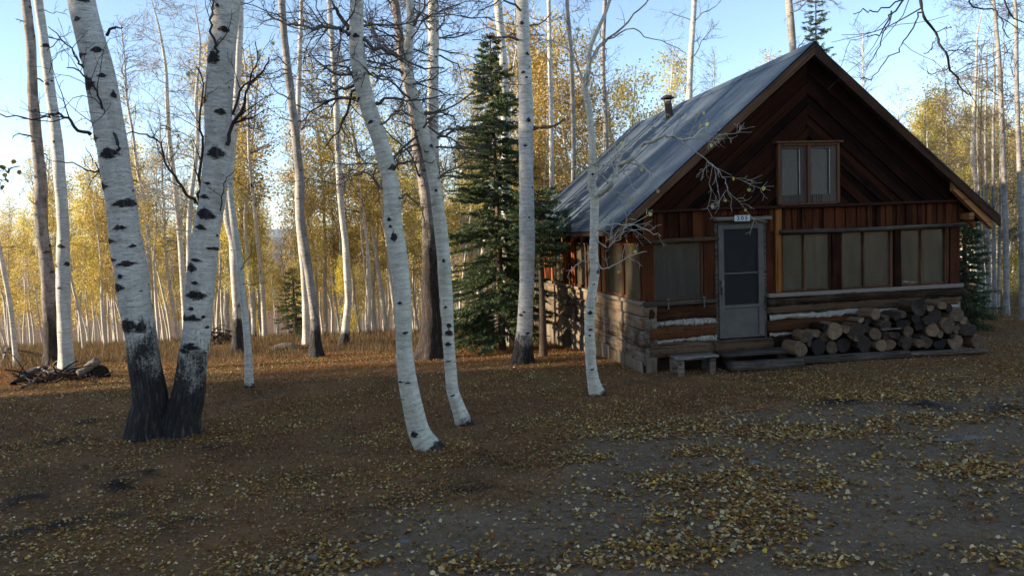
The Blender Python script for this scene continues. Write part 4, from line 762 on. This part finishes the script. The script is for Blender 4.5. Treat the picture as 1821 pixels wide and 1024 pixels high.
# trees standing just outside the picture whose boughs hang into it
o_ = aspen('overhanging_aspen', 'bare boughs of a tree hanging in from above at the upper right', (2300, 900), [(2290, 500), (2260, 100), (2200, -300), (2150, -600)], [60, 50, 46, 40, 30], 'bark', 0, (), 24, .06, 10, [([(2200, -250), (2000, -330), (1800, -200), (1646, -40), (1642, 23), (1664, 58), (1679, 90), (1691, 121), (1711, 156), (1726, 170)], .022), ([(1800, -200), (1700, -120), (1605, 0), (1578, 35), (1566, 62), (1543, 64)], .014), ([(1605, 0), (1560, 18), (1539, 20), (1518, 25)], .008), ([(1640, 20), (1630, 35), (1613, 66), (1601, 86), (1575, 115), (1550, 137), (1530, 142)], .008), ([(1585, 20), (1570, 62), (1562, 90), (1543, 117)], .007), ([(1800, -200), (1760, -60), (1722, 0), (1765, 20), (1781, 39), (1795, 68)], .013), ([(1770, -80), (1790, 10), (1821, 42)], .013), ([(1664, 58), (1680, 50), (1692, 50)], .005), ([(1664, 68), (1656, 92), (1643, 94)], .005), ([(1679, 90), (1705, 90), (1725, 90)], .006), ([(1691, 121), (1670, 128), (1650, 128)], .005)], 0, twig='twig_dark', seed=71, leaves=0, top=0, lvl=0, density=.5, Y=7.2, group='')
o_ = aspen('overhanging_aspen', 'sprig with a few yellowing leaves poking in at the left edge', (-500, 980), [(-480, 600), (-450, 300), (-440, 0)], [50, 40, 36, 30], 'bark', 0, (), 20, .08, 6, [([(-455, 250), (-300, 200), (-150, 230), (-40, 285), (12, 300), (36, 296)], .014), ([(-40, 285), (-5, 318), (10, 322)], .007)], 0, seed=72, leaves=0, top=0, lvl=1, density=.4, Y=6.2, group='')
lv = obj('leaves', leaf_mesh(np.array([at(x, y, 6.2) for x, y in [(28, 281), (17, 295), (31, 300), (6, 305), (10, 314), (5, 326), (2, 290)]])-np.array(o_.location), np.random.default_rng(5), .05, [(.42, .34, .07), (.36, .28, .05)]), 'leaf', o_); lv['kind'] = 'stuff'

# ------------------------------------------------------------------ conifers
def conifer(name, label, base, H, width, seed, dens=1., lo=.06, group='', col=((.085, .118, .050), (.115, .15, .068), (.068, .098, .056), (.15, .175, .08)), profile=None, trunk_r=.09):
    r = np.random.default_rng(seed); base = np.asarray(base, float); root = empty(name, base); tag(root, label, 'tree', group)
    P = np.array([(0, 0, -.1), (.02, 0, H*.3), (0, .02, H*.65), (0, 0, H)]); me, *_ = trunk_mesh(P, [trunk_r, trunk_r*.75, trunk_r*.4, .012], 12, .12, 0, (), r, 0, .2, .1); obj('trunk', me, 'conifer_bark', root)
    stems = []; sp = []; spd = []
    z = H*lo; prof = profile or (lambda f: (1-f)**.85)
    while z < H*.985:
        f = z/H; k = r.integers(3, 6)
        for _ in range(k):
            L = width*prof(f)*r.uniform(.62, 1.12)+.06; az = r.uniform(0, 6.283); up = .5*f-.26+r.normal(0, .1); d = unit((math.cos(az), math.sin(az), up)); n_ = 7; B = [np.array([0, 0, z])]
            for j in range(n_-1): d = unit(d+np.array([0, 0, .09 if j > 2 else -.07])+r.normal(0, .05, 3)); B.append(B[-1]+d*L/(n_-1))
            B = np.array(B); stems.append((B, .006+.010*L/width, .003))
            ns = max(5, int(L/.036)); tt = r.uniform(.12, 1, ns)
            for t in np.append(tt, [1.]):
                i = min(int(t*(n_-1)), n_-2); q = B[i]+(B[i+1]-B[i])*(t*(n_-1)-i); dd = unit(B[i+1]-B[i]); sd_ = np.cross(dd, (0, 0, 1)); sg = r.choice([-1, 1]); l = (.06+.30*L*(1-t)*.6+.05)*r.uniform(.7, 1.2); l = min(l, .34)
                e = unit(dd*.75+sd_*sg*r.uniform(.4, .9)+np.array([0, 0, r.normal(-.05, .14)])) if t < 1 else dd; sp.append((q, e, l)); 
        z += H*.011/dens+.02
    # needles along each spray
    Q0 = np.array([a[0] for a in sp]); E0 = np.array([a[1] for a in sp]); L0 = np.array([a[2] for a in sp]); per = np.maximum(5, (L0/.0055*min(dens, 1.)).astype(int)); idx = np.repeat(np.arange(len(sp)), per); t = r.uniform(0, 1, len(idx)); q = Q0[idx]+E0[idx]*(L0[idx]*t)[:, None]
    d = E0[idx]*.9+r.normal(0, .62, (len(idx), 3)); d /= np.linalg.norm(d, axis=1, keepdims=True); l = r.uniform(.035, .065, (len(idx), 1)); w = np.cross(d, r.normal(0, 1, (len(idx), 3))); w /= np.linalg.norm(w, axis=1, keepdims=True); w *= .0075
    V = np.stack([q-w, q+w, q+d*l+w*.4, q+d*l-w*.4], 1).reshape(-1, 3); c = np.array(col)[r.integers(0, len(col), len(sp))][idx]*r.uniform(.7, 1.3, (len(idx), 1)); c = np.repeat(np.concatenate([c, np.ones((len(idx), 1))], 1), 4, 0)
    o = obj('needles', np_mesh('needles', V, np.arange(len(V)).reshape(-1, 4), None, {'col': ('FLOAT_COLOR', c)}), 'needle', root); o['kind'] = 'stuff'
    stems += [(np.array([a[0], a[0]+a[1]*a[2]*.5, a[0]+a[1]*a[2]]), .0035, .0015) for a in sp]; V, Q = tubes(stems, 3); obj('boughs', np_mesh('boughs', V, Q), 'conifer_bark', root)
    return root
g = at(893, 612, 17.2); g[2] = hterr(g[0], g[1]); Hs = at(880, 58, 17.2)[2]-g[2]
conifer('spruce_tree', 'dark green spruce left of the cabin', g, Hs, 1.82, 81, 1.4, .06, profile=lambda f: (1-f)**.82*min(1, .6+f*2.6))
g = ground_at(966, 634)
conifer('spruce_tree', 'small spruce with bushy top beside the rear of the side wall', g, at(950, 335, g[1])[2]-g[2], .55, 82, .8, .55, profile=lambda f: .35+.9*max(0, 1-abs(f-.78)/.3), trunk_r=.085)
g = at(1715, 575, 16.6); g[2] = hterr(g[0], g[1])
conifer('spruce_tree', 'young spruce behind the right front corner of the cabin', g, at(1706, 355, 16.6)[2]-g[2], .72, 83, .9, .04)
g = at(1455, 480, 25.5); g[2] = hterr(g[0], g[1])
conifer('spruce_tree', 'spruce top showing above the peak of the roof', g, at(1455, -45, 25.5)[2]-g[2], 1.5, 84, .9, .5)
g = at(526, 595, 25); g[2] = hterr(g[0], g[1])
conifer('spruce_tree', 'small dark spruce among the far aspens, left of the mid-clearing pair', g, at(526, 478, 25)[2]-g[2], .75, 85, .45, .03)

# ------------------------------------------------------------------ the wood of yellow aspens beyond
def proto(seed, H, kind):
    """leafy, thin or bare aspen; returns (trunk mesh, crown mesh)"""
    r = np.random.default_rng(seed); P = [np.zeros(3)]; d = np.array([r.normal(0, .04), r.normal(0, .04), 1])
    for k in range(9): d = unit(d+np.array([r.normal(0, .06), r.normal(0, .06), .12])); P.append(P[-1]+d*H/9)
    P = np.array(P); P[0, 2] = -.3; R = np.linspace(1, .12, 10)**.9*.0085*H; me, C_, s_, R_ = trunk_mesh(P, R, 9, .14, 0 if kind == 2 else .5, (), r, 26, .3, .1, 1.3)
    polys = []; big = []; lo = {0: .28, 1: .40, 2: .35, 3: .05, 4: .62}[kind]
    for _ in range({0: 46, 1: 52, 2: 80, 3: 52, 4: 34}[kind]):
        f = r.uniform(lo, .99)**.85; q = np.array([np.interp(f*s_[-1], s_, C_[:, i]) for i in range(3)]); az = r.uniform(0, 6.283); L = H*(.17 if kind != 3 else .15)*r.uniform(.5, 1.15)*(1.15-f)**.5
        B = walk(r, q, (math.cos(az), math.sin(az), r.uniform(.1, 1.0)), L, 6, .2, .03); big.append((B, max(.006, .02*(1-f)+.006), .004)); sprout(r, B, .008, .004, 0, 2, polys, .9, .75, .02, .25, .0032, .55)
    V, Q = tubes(big, 4); V2, Q2 = tubes(polys, 3); br = np_mesh('limbs', np.concatenate([V, V2]), np.concatenate([Q, Q2+len(V)]))
    crown = None
    n_ = {0: 5200, 1: 2100, 2: 0, 3: 4200, 4: 2000}[kind]
    if n_:
        src = np.concatenate([p[0][1:] for p in polys]+[b[0][2:] for b in big]); cl = r.random(len(src)) < .16; src = src[cl] if cl.sum() > 50 else src
        V, Q, c = rnd_leaves(r, src[r.integers(0, len(src), n_)], .075, .19, GOLD if kind != 3 else OLIVE+GOLD[:3]); crown = np_mesh('crown', V, Q, None, {'col': ('FLOAT_COLOR', c)})
    for m_, mt in ((me, 'bark'), (br, 'twig' if kind in (1, 2) else 'twig_pale'), (crown, 'leaf')):
        if m_: m_.materials.append(M[mt])
    return me, br, crown
PROTO = {0: [proto(900+i, 10, 0) for i in range(4)], 1: [proto(920+i, 10, 1) for i in range(3)], 2: [proto(940+i, 10, 2) for i in range(2)], 3: [proto(960+i, 5, 3) for i in range(3)], 4: [proto(980+i, 10, 4) for i in range(3)]}
def where(x, y):
    q = np.array([x, y, 0.])-EYE; px = CX+FPX*(q@RT)/(q@fw)
    for lim, t in ((0, 'outside the left edge'), (205, 'left of the twin trunks'), (430, 'behind the twin trunks'), (690, 'right of the twin trunks'), (960, 'behind the spruce and curved aspens'), (1560, 'behind the cabin'), (1821, 'right of the cabin')):
        if px < lim: return t
    return 'outside the right edge'
def place(kind, x, y, h, label, group, rr, loc=True, extra=''):
    if loc: w_ = ('far off ' if y > 36 else '')+where(x, y); label = (label.replace(' of the wood', '') if extra else label)+' '+w_+extra; group = group+' '+w_
    tm_, bm_, cm_ = PROTO[kind][rr.integers(0, len(PROTO[kind]))]; H0 = 5. if kind == 3 else 10.
    root = empty('aspen_tree' if kind != 3 else 'aspen_sapling', (x, y, float(hterr(x, y))), rr.uniform(0, 6.283)); s = h/H0; root.scale = (s*rr.uniform(.9, 1.1),)*2+(s,); tag(root, label, 'tree', group)
    for nm, m_ in (('trunk', tm_), ('branches', bm_), ('crown', cm_)):
        if m_ is not None:
            o = bpy.data.objects.new(nm, m_); link(o, root)
            if nm == 'crown': o['kind'] = 'stuff'
rw = np.random.default_rng(31)
LBL = {0: ('golden-leaved aspen of the wood', 'golden aspens'), 1: ('thinly leaved yellow aspen of the wood', 'thinly leaved aspens'), 2: ('bare white aspen of the wood', 'bare aspens'), 3: ('low yellow-green aspen sapling', 'aspen saplings'), 4: ('slender high-crowned white aspen', 'slender aspens')}
# hand-placed taller ones whose tops show against the sky: pixel x, top y, distance, kind
TALL = [(228, 140, 25, 1), (405, 70, 26, 0), (446, 200, 27, 0), (545, 225, 25, 0), (612, 190, 26, 0), (668, 240, 27, 0), (706, 120, 25, 1), (760, 200, 27, 0), (835, 150, 26, 1), (945, 60, 24.5, 0), (1000, 150, 26, 0), (1100, 110, 27, 0), (140, 330, 25, 0), (275, 260, 26, 1), (30, 350, 25, 1), (375, 240, 27, 1), (470, 40, 24, 2), (655, 130, 24, 1), (690, 40, 26, 2), (822, 10, 23, 2), (847, -40, 22.5, 2), (862, 90, 25, 1), (620, 250, 27, 0), (440, 140, 27, 1), (262, 40, 23, 2), (318, 190, 25, 2), (205, 300, 25, 1), (720, 180, 25, 1), (580, 120, 27, 1), (1030, 20, 26, 1), (1140, 60, 30, 2), (236, 240, 27, 1), (452, 95, 25, 1), (452, 300, 27, 0), (568, 230, 27, 1), (590, 340, 30, 0), (640, 290, 28, 1), (745, 300, 30, 1), (800, 280, 28, 1), (985, 0, 24.5, 0), (1005, 60, 27, 0), (1050, 130, 28, 0), (965, 120, 29, 0), (1110, 190, 29, 0), (1165, 110, 30, 0), (1190, 200, 27, 0), (1075, 60, 26, 1), (1250, 170, 32, 0), (1300, 60, 36, 2), (1285, 90, 38, 2), (1360, 90, 36, 1), (1600, 185, 27, 0), (1640, 150, 26, 0), (1660, 200, 29, 0), (1690, 225, 23.5, 0), (1715, 185, 25, 0), (1770, 250, 24, 0), (1815, 150, 25, 0), (1530, 40, 30, 2), (1750, 120, 27, 1), (1560, 200, 30, 0), (60, 410, 25, 0), (15, 400, 24, 1), (110, 360, 26, 1), (160, 420, 27, 0), (265, 350, 27, 1), (300, 400, 28, 0), (385, 380, 26, 1), (-40, 380, 26, 1), (690, 320, 34, 1), (850, 220, 30, 1), (875, 100, 27, 1)]
cells = {}
for e_ in TALL:
    q_ = at(e_[0], 600, e_[2]); cells.setdefault((e_[3], where(q_[0], q_[1])), []).append(e_)
for (px, ty, Y, kd) in TALL:
    p = at(px, 600, Y); cl_ = sorted(cells[(kd, where(p[0], p[1]))]); od = (', %s from the left' % ORD[cl_.index((px, ty, Y, kd))]) if len(cl_) > 1 else ''; top = at(px, ty, Y)[2]; h = top-float(hterr(p[0], p[1])); place(kd, p[0], p[1], h, 'tall '+LBL[kd][0], 'tall '+LBL[kd][1], rw, True, od)
pts = []; tries = 0
while len(pts) < 235 and tries < 9000:
    tries += 1; Y = 22.5+26*rw.random()**1.3; x = rw.uniform(-.80*Y-2, .80*Y+2)
    cu = (x-ORG[0])*EU[0]+(Y-ORG[1])*EU[1]; cv = (x-ORG[0])*EV[0]+(Y-ORG[1])*EV[1]
    if -1.5 < cu < 7.5 and cv < 11: continue
    q = at(910, 600, Y); ang = x/Y
    if .14 < ang < .56 and rw.random() < .75: continue          # hidden behind the cabin
    if any((x-a)**2+(Y-b)**2 < .55**2 for a, b in pts) or 'outside' in where(x, Y): continue
    pts.append((x, Y)); kd = int(rw.choice([0, 1, 2, 3, 4], p=[.24, .30, .20, .07, .19])); h = (rw.uniform(4.6, 6.6)+max(0, (Y-26)*.12)) if kd != 3 else rw.uniform(2.2, 4.0)
    if ang > .5: h *= 1.25
    qq = np.array([x, Y, 0.])-EYE; px_ = CX+FPX*(qq@RT)/(qq@fw)
    if 470 < px_ < 552: h = min(h, max(1.8, CAM_H+.25-float(hterr(x, Y))))
    place(kd, x, Y, h, *LBL[kd], rw)
# the wood farther down the slope, where single trees can no longer be told apart
def wood_mass(name, label, spots, seed, leaf=.13, nl=430, fat=1.):
    r = np.random.default_rng(seed); polys = []; src = []
    for (x, Y, h) in spots:
        z = float(hterr(x, Y)); P = walk(r, (x, Y, z-.2), (0, 0, 1), h, 7, .035, .1); polys.append((P, r.uniform(.045, .085)*fat, .012))
        t = r.uniform(.42, 1, nl)**.8; k = np.clip((t*6).astype(int), 0, 5); c = P[k]+(P[k+1]-P[k])*(t*6-k)[:, None]; rad = (.095*h+.2)*(np.sqrt(np.clip(1.05-t, 0, 1))+.1)*r.uniform(.1, 1, nl)**.6; a = r.uniform(0, 6.283, nl); src.append(c+np.stack([np.cos(a)*rad, np.sin(a)*rad, r.normal(0, .2, nl)], 1))
    V, Q = tubes(polys, 5); c = np.tile([.62, .58, .50, 1.], (len(V), 1)); V2, Q2, c2 = rnd_leaves(r, np.concatenate(src), leaf, .05, GOLD)
    o = obj(name, np_mesh(name, np.concatenate([V, V2]), np.concatenate([Q, Q2+len(V)]), None, {'col': ('FLOAT_COLOR', np.concatenate([c, c2]))}), 'leaf'); tag(o, label, 'wood', kind='stuff')
Ys = rw.uniform(38, 85, 420); wood_mass('far_wood', 'far-off golden aspen wood down the slope behind the nearer trees', [(rw.uniform(-.85, .85)*Y, Y, rw.uniform(5, 8)) for Y in Ys], 77, .13, 300)
# the wood on the added rise to the left and the one behind the viewpoint, outside the picture: they shade the clearing and stand mirrored in the panes
sp = []
for k in range(60):
    t = rw.uniform(22, 46); s = rw.uniform(-6, 16.); sp.append((t*math.sin(SUN_BEARING)+s*math.cos(SUN_BEARING), t*math.cos(SUN_BEARING)-s*math.sin(SUN_BEARING), rw.uniform(9, 13)))
wood_mass('side_wood', 'aspen wood on the added rise left of the clearing, outside the picture', sp, 78, .14, 1500, 1.6)
wood_mass('rear_wood', 'aspen wood behind the viewpoint, outside the picture', [(rw.uniform(-15, 78), rw.uniform(-44, -10), rw.uniform(9, 13)) for k in range(95)], 79, .16, 900, 1.5)

# ------------------------------------------------------------------ dead wood and stones on the ground
def deadstick(label, px, r0, seed, matn='deadwood', name='dead_branch', lift=.03, zs=None):
    r = np.random.default_rng(seed); P = []
    for k, (x, y) in enumerate(px): g = ground_at(x, y); P.append(g+np.array([0, 0, lift+(zs[k] if zs else 0)]))
    g0 = P[0].copy(); B = catmull(np.array(P), 18); B += r.normal(0, .008, B.shape); out = [(B, r0, r0*.5)]; o2 = []; sprout(r, B, r0, r0*.5, 0, 1, o2, .5, .8, -.03, .25, .004); V, Q = tubes(out, 8)
    if o2: V2, Q2 = tubes(o2, 4); Q = np.concatenate([Q, Q2+len(V)]); V = np.concatenate([V, V2])
    o = obj(name, np_mesh(name, V-g0, Q, None, None, True), matn, None, g0); tag(o, label, 'branch'); return o
deadstick('long bleached branch arching over the brush heap at the left', [(40, 672), (70, 668), (90, 674), (108, 662)], .035, 1, zs=[.05, .14, .08, .16])
deadstick('dark rotten limb lying across the brush heap', [(24, 686), (52, 676), (84, 668), (120, 676)], .06, 2, 'darkwood', zs=[.0, .08, .14, .04])
deadstick('thin grey stick lying in front of the brush heap', [(40, 692), (62, 684), (84, 676)], .022, 3, zs=[0, .04, .02])
deadstick('pale fallen branch at the left edge by the grass', [(-12, 652), (6, 646), (14, 632), (20, 615)], .05, 4, zs=[0, .05, .18, .4])
deadstick('dark broken stub leaning out of the grass at the left', [(38, 632), (40, 612), (44, 596), (66, 570)], .10, 5, 'darkwood', zs=[-.05, .35, .7, 1.0])
deadstick('low dark root running left from the straight white aspen', [(584, 612), (596, 610), (612, 612)], .05, 6, 'darkwood')
deadstick('short twig on the dirt at the bottom middle', [(790, 985), (812, 980), (835, 976)], .006, 7, lift=.01)
deadstick('thin twig on the bare dirt near the bottom right', [(1545, 965), (1556, 978), (1562, 992)], .005, 8, lift=.01)
def lump(name, label, cat, px, py, sx, sy, sz, seed, matn, rot=0.):
    r = np.random.default_rng(seed); g = ground_at(px, py); nu_, nv_ = 22, 12; th = np.linspace(0, 2*np.pi, nu_, endpoint=False); ph = np.linspace(-.5, np.pi/2*.97, nv_); V = []
    for p_ in ph: V.append(np.stack([sx*np.cos(p_)*np.cos(th), sy*np.cos(p_)*np.sin(th), np.full(nu_, sz*math.sin(p_))], -1))
    V = np.concatenate(V); k = 1+.28*(fbm(V[:, 0]/sx*1.6+seed*5, V[:, 1]/sy*1.6+V[:, 2]*3, 1.2, seed)-.5)*2; V = V*k[:, None]
    o = obj(name, np_mesh(name, V, grid_quads(nv_, nu_), None, None, False), matn, None, g); o.rotation_euler = (0, 0, rot); tag(o, label, cat); return o
lump('boulder', 'low grey boulder in the grass left of the mid-clearing pair', 'rock', 507, 620, .42, .3, .17, 3, 'stone')
lump('stone', 'small pale flat stone on the dirt at the bottom middle', 'rock', 712, 962, .075, .05, .02, 4, 'stone'); lump('stone', 'pale flat stone on the dirt below the steps', 'rock', 1336, 822, .085, .05, .02, 5, 'stone')
lump('stone', 'long flat grey stone sunk in the dirt at the right', 'rock', 1712, 780, .34, .07, .022, 6, 'stone', .1); lump('stone', 'little round stone at the lower middle of the dirt', 'rock', 556, 992, .06, .04, .025, 7, 'stone')
lump('rotten_stump', 'dark rotten stump lump right of the slim pale aspen', 'stump', 176, 672, .2, .2, .24, 8, 'darkwood')
g = ground_at(142, 675); V, Q, T = hewn((0, 0, .1), (.32, .10, .34), .16, .16, 9, rings=10, sq=2.0); o = obj('cut_log', np_mesh('cut_log', V, Q, T, None, True), 'timber_grey', None, g); tag(o, 'short pale cut log propped beside the slim left aspen', 'log')

def heap(label, px, py, sx, sy, sz, n_, seed):
    r = np.random.default_rng(seed); g = ground_at(px, py); P = []
    for _ in range(n_):
        q = np.array([r.normal(0, sx*.5), r.normal(0, sy*.5), 0]); q[2] = abs(r.normal(0, sz))*math.exp(-(q[0]/sx)**2)+float(hterr(g[0]+q[0], g[1]+q[1]))-g[2]; az = r.normal(0, .7)+(math.pi if r.random() < .5 else 0); L = r.uniform(.2, .8); rr_ = r.uniform(.008, .035)
        P.append((walk(r, q, (math.cos(az), math.sin(az)*.6, r.uniform(-.1, .3)), L, 6, .22, -.06), rr_, rr_*.5))
    V, Q = tubes(P, 5); o = obj('brush_heap', np_mesh('brush_heap', V, Q, None, None, True), 'darkwood', None, g); tag(o, label, 'brush', kind='stuff')
heap('heap of dark rotten branches around the feet of the two left trunks', 90, 678, .7, .35, .08, 40, 9)
heap('dark brush heap behind the right stem of the twin pair', 392, 612, .6, .4, .25, 60, 10)

# ------------------------------------------------------------------ leaf litter and grass
rl = np.random.default_rng(55)
def frustum_pts(n_, y0, y1, xm=.74):
    y = np.sqrt(rl.uniform(y0*y0, y1*y1, n_)); x = rl.uniform(-xm, xm, n_)*y; return x, y
def off_cabin(x, y):
    cu = (x-ORG[0])*EU[0]+(y-ORG[1])*EU[1]; cv = (x-ORG[0])*EV[0]+(y-ORG[1])*EV[1]; return ~((cu > -.13) & (cu < 6.05) & (cv > -.1) & (cv < 8.1))
def dens(x, y):
    e = edge_dist(x, y); pmk = path_mask(x, y); n1 = fbm(x, y, 1.1, 61); n2 = fbm(x, y, 3.5, 67)
    isl = sst(.2, .8, island(x, y)+1.1*(n2-.5)+.5*(n1-.5)); drift = np.exp(-((e+.35)/.45)**2)*sst(.35, .6, n2)
    d = (1-pmk)*(.24+.52*sst(.42, .68, n1*.6+n2*.4)) + pmk*(.085+.17*sst(.45, .7, n1*.5+n2*.5)) + .75*isl + .6*drift
    d = d*(1-.7*mound_mask(x, y))
    return np.clip(d, 0, 1)*np.clip(12/np.maximum(y, 1), .35, 1)**.6
x, y = frustum_pts(520000, 4.2, 21.5); ok = off_cabin(x, y) & (rl.random(len(x)) < dens(x, y)*1.0); x, y = x[ok], y[ok]; n_ = len(x)
z = hterr(x, y)+rl.uniform(.004, .022, n_); s = rl.uniform(.013, .044, n_)*(.78+.3*path_mask(x, y)); az = rl.uniform(0, 6.283, n_); tl = rl.normal(0, .28, n_); tr = rl.normal(0, .28, n_)
a = np.stack([np.cos(az), np.sin(az), tl], 1); b = np.stack([-np.sin(az), np.cos(az), tr], 1); c0 = np.stack([x, y, z], 1); s_ = s[:, None]; cv_ = rl.uniform(-.2, .5, (n_, 1)); upv = np.array([[0, 0, 1.]])
pr = [(-.5, 0, 0), (-.18, .46, 1), (.2, .40, .8), (.56, 0, .1), (.2, -.40, .8), (-.18, -.46, 1)]
V = np.stack([c0+a*s_*p+b*s_*q+upv*s_*w*cv_ for p, q, w in pr], 1); V[:, :, 2] = np.maximum(V[:, :, 2], (hterr(x, y)+.003)[:, None]); V = V.reshape(-1, 3); i = np.arange(n_)[:, None]*6
Q = np.concatenate([i+np.array([[0, 1, 2, 3]]), i+np.array([[0, 3, 4, 5]])])
LC = np.array([(.27, .165, .070), (.34, .225, .095), (.21, .115, .045), (.37, .265, .13), (.15, .075, .03), (.26, .17, .06), (.44, .36, .23), (.48, .40, .27), (.22, .175, .075), (.30, .15, .05), (.17, .09, .04)]); bright = np.array([(.62, .42, .06), (.58, .36, .05)])
ci = rl.integers(0, len(LC), n_); col = (LC[ci]*np.array([[1.22, 1.12, .85]]))*rl.uniform(.5, 1.35, (n_, 1)); br_ = rl.random(n_) < .022; col[br_] = bright[rl.integers(0, 2, br_.sum())]
red = sst(.5, .62, fbm(x, y, .7, 91))[:, None]*(1-path_mask(x, y))[:, None]*.55; col = col*(1-red)+np.array([[.20, .095, .05]])*red*rl.uniform(.7, 1.3, (n_, 1))
o = obj('leaf_litter', np_mesh('leaf_litter', V, Q, None, {'col': ('FLOAT_COLOR', np.repeat(np.concatenate([col, np.ones((n_, 1))], 1), 6, 0))}), 'litter'); tag(o, 'fallen yellow and brown aspen leaves strewn over the ground', 'leaf litter', kind='stuff')
def blades(name, label, cat, x, y, hmin, hmax, wd, cols, lean=.5, seed=1):
    r = np.random.default_rng(seed); n_ = len(x); z = hterr(x, y); h = r.uniform(hmin, hmax, n_)[:, None]; az = r.uniform(0, 6.283, n_); d = np.stack([np.cos(az), np.sin(az), np.zeros(n_)], 1); w = np.stack([-np.sin(az), np.cos(az), np.zeros(n_)], 1)*wd*r.uniform(.6, 1.3, (n_, 1)); l = np.abs(r.normal(0, lean, (n_, 1)))
    p = np.stack([x, y, z-.01], 1); up = np.array([[0, 0, 1.]]); m_ = p+up*h*.55+d*h*l*.3; t = p+up*h*(1-.3*l)+d*h*l
    V = np.stack([p-w, p+w, m_+w*.7, m_-w*.7, t], 1).reshape(-1, 3); i = np.arange(n_)[:, None]*5; Q = i+np.array([[0, 1, 2, 3]]); T = i+np.array([[3, 2, 4]])
    c = np.array(cols)[r.integers(0, len(cols), n_)]*r.uniform(.65, 1.3, (n_, 1)); o = obj(name, np_mesh(name, V, Q, T, {'col': ('FLOAT_COLOR', np.repeat(np.concatenate([c, np.ones((n_, 1))], 1), 5, 0))}), 'grass'); tag(o, label, cat, kind='stuff')
DRY = [(.20, .135, .065), (.24, .175, .09), (.15, .09, .045), (.28, .215, .12), (.14, .115, .05)]; RED = [(.27, .10, .042), (.31, .155, .062), (.21, .115, .045), (.20, .155, .06), (.36, .225, .095), (.28, .10, .045), (.14, .085, .045)]; GRN = [(.14, .17, .055), (.18, .19, .07), (.25, .21, .09)]
x, y = frustum_pts(230000, 4.6, 20); k = (rl.random(len(x)) < (1-path_mask(x, y))*(1-mound_mask(x, y))*sst(4.5, 10, y)*(.2+.8*sst(.42, .6, fbm(x, y, .9, 91)))) & off_cabin(x, y); blades('ground_cover', 'short rusty brown dry ground cover under the trees', 'ground cover', x[k], y[k], .02, .085, .0035, RED, .8, 2)
x, y = frustum_pts(55000, 4.6, 18); k = (rl.random(len(x)) < (1-path_mask(x, y))*sst(.52, .66, fbm(x, y, 1.4, 17))) & off_cabin(x, y); blades('short_grass', 'short dull green grass in patches among the leaves', 'grass', x[k], y[k], .02, .07, .003, GRN, .6, 3)
x, y = frustum_pts(120000, 16, 27, .8); k = (rl.random(len(x)) < sst(17.2, 19.5, y+2.2*(fbm(x, y, .5, 41)-.5)+.9*sst(2, -8, x))*(.3+.7*sst(.35, .6, fbm(x, y, .8, 43)))) & off_cabin(x, y); blades('dry_grass', 'tall dry brown grass along the edge of the wood', 'grass', x[k], y[k], .08, .32, .005, DRY, .5, 4)

x, y = frustum_pts(26000, 4.2, 13); k = (rl.random(len(x)) < path_mask(x, y)*.8) & off_cabin(x, y); x, y = x[k], y[k]; n_ = len(x); s = rl.uniform(.003, .011, n_)**1.0*np.where(rl.random(n_) < .04, 2.2, 1.); z = hterr(x, y); d6 = np.array([(1, 0, .1), (.2, .9, .1), (-.8, .3, .1), (-.5, -.8, .1), (.5, -.7, .1), (0, 0, .7)])
V = np.stack([x, y, z], 1)[:, None]+(d6[None]+rl.normal(0, .18, (n_, 6, 3)))*s[:, None, None]; i = np.arange(n_)[:, None]*6; T = np.concatenate([i+np.array([[a_, (a_+1) % 5, 5]]) for a_ in range(5)]); PC = np.array([(.20, .16, .12), (.30, .26, .21), (.10, .08, .06), (.07, .045, .03), (.24, .20, .17)])
col = PC[rl.integers(0, 5, n_)]*rl.uniform(.7, 1.3, (n_, 1)); o = obj('grit', np_mesh('grit', V.reshape(-1, 3), None, T, {'col': ('FLOAT_COLOR', np.repeat(np.concatenate([col, np.ones((n_, 1))], 1), 6, 0))}), 'litter'); tag(o, 'small pebbles and crumbs scattered over the bare dirt', 'gravel', kind='stuff')
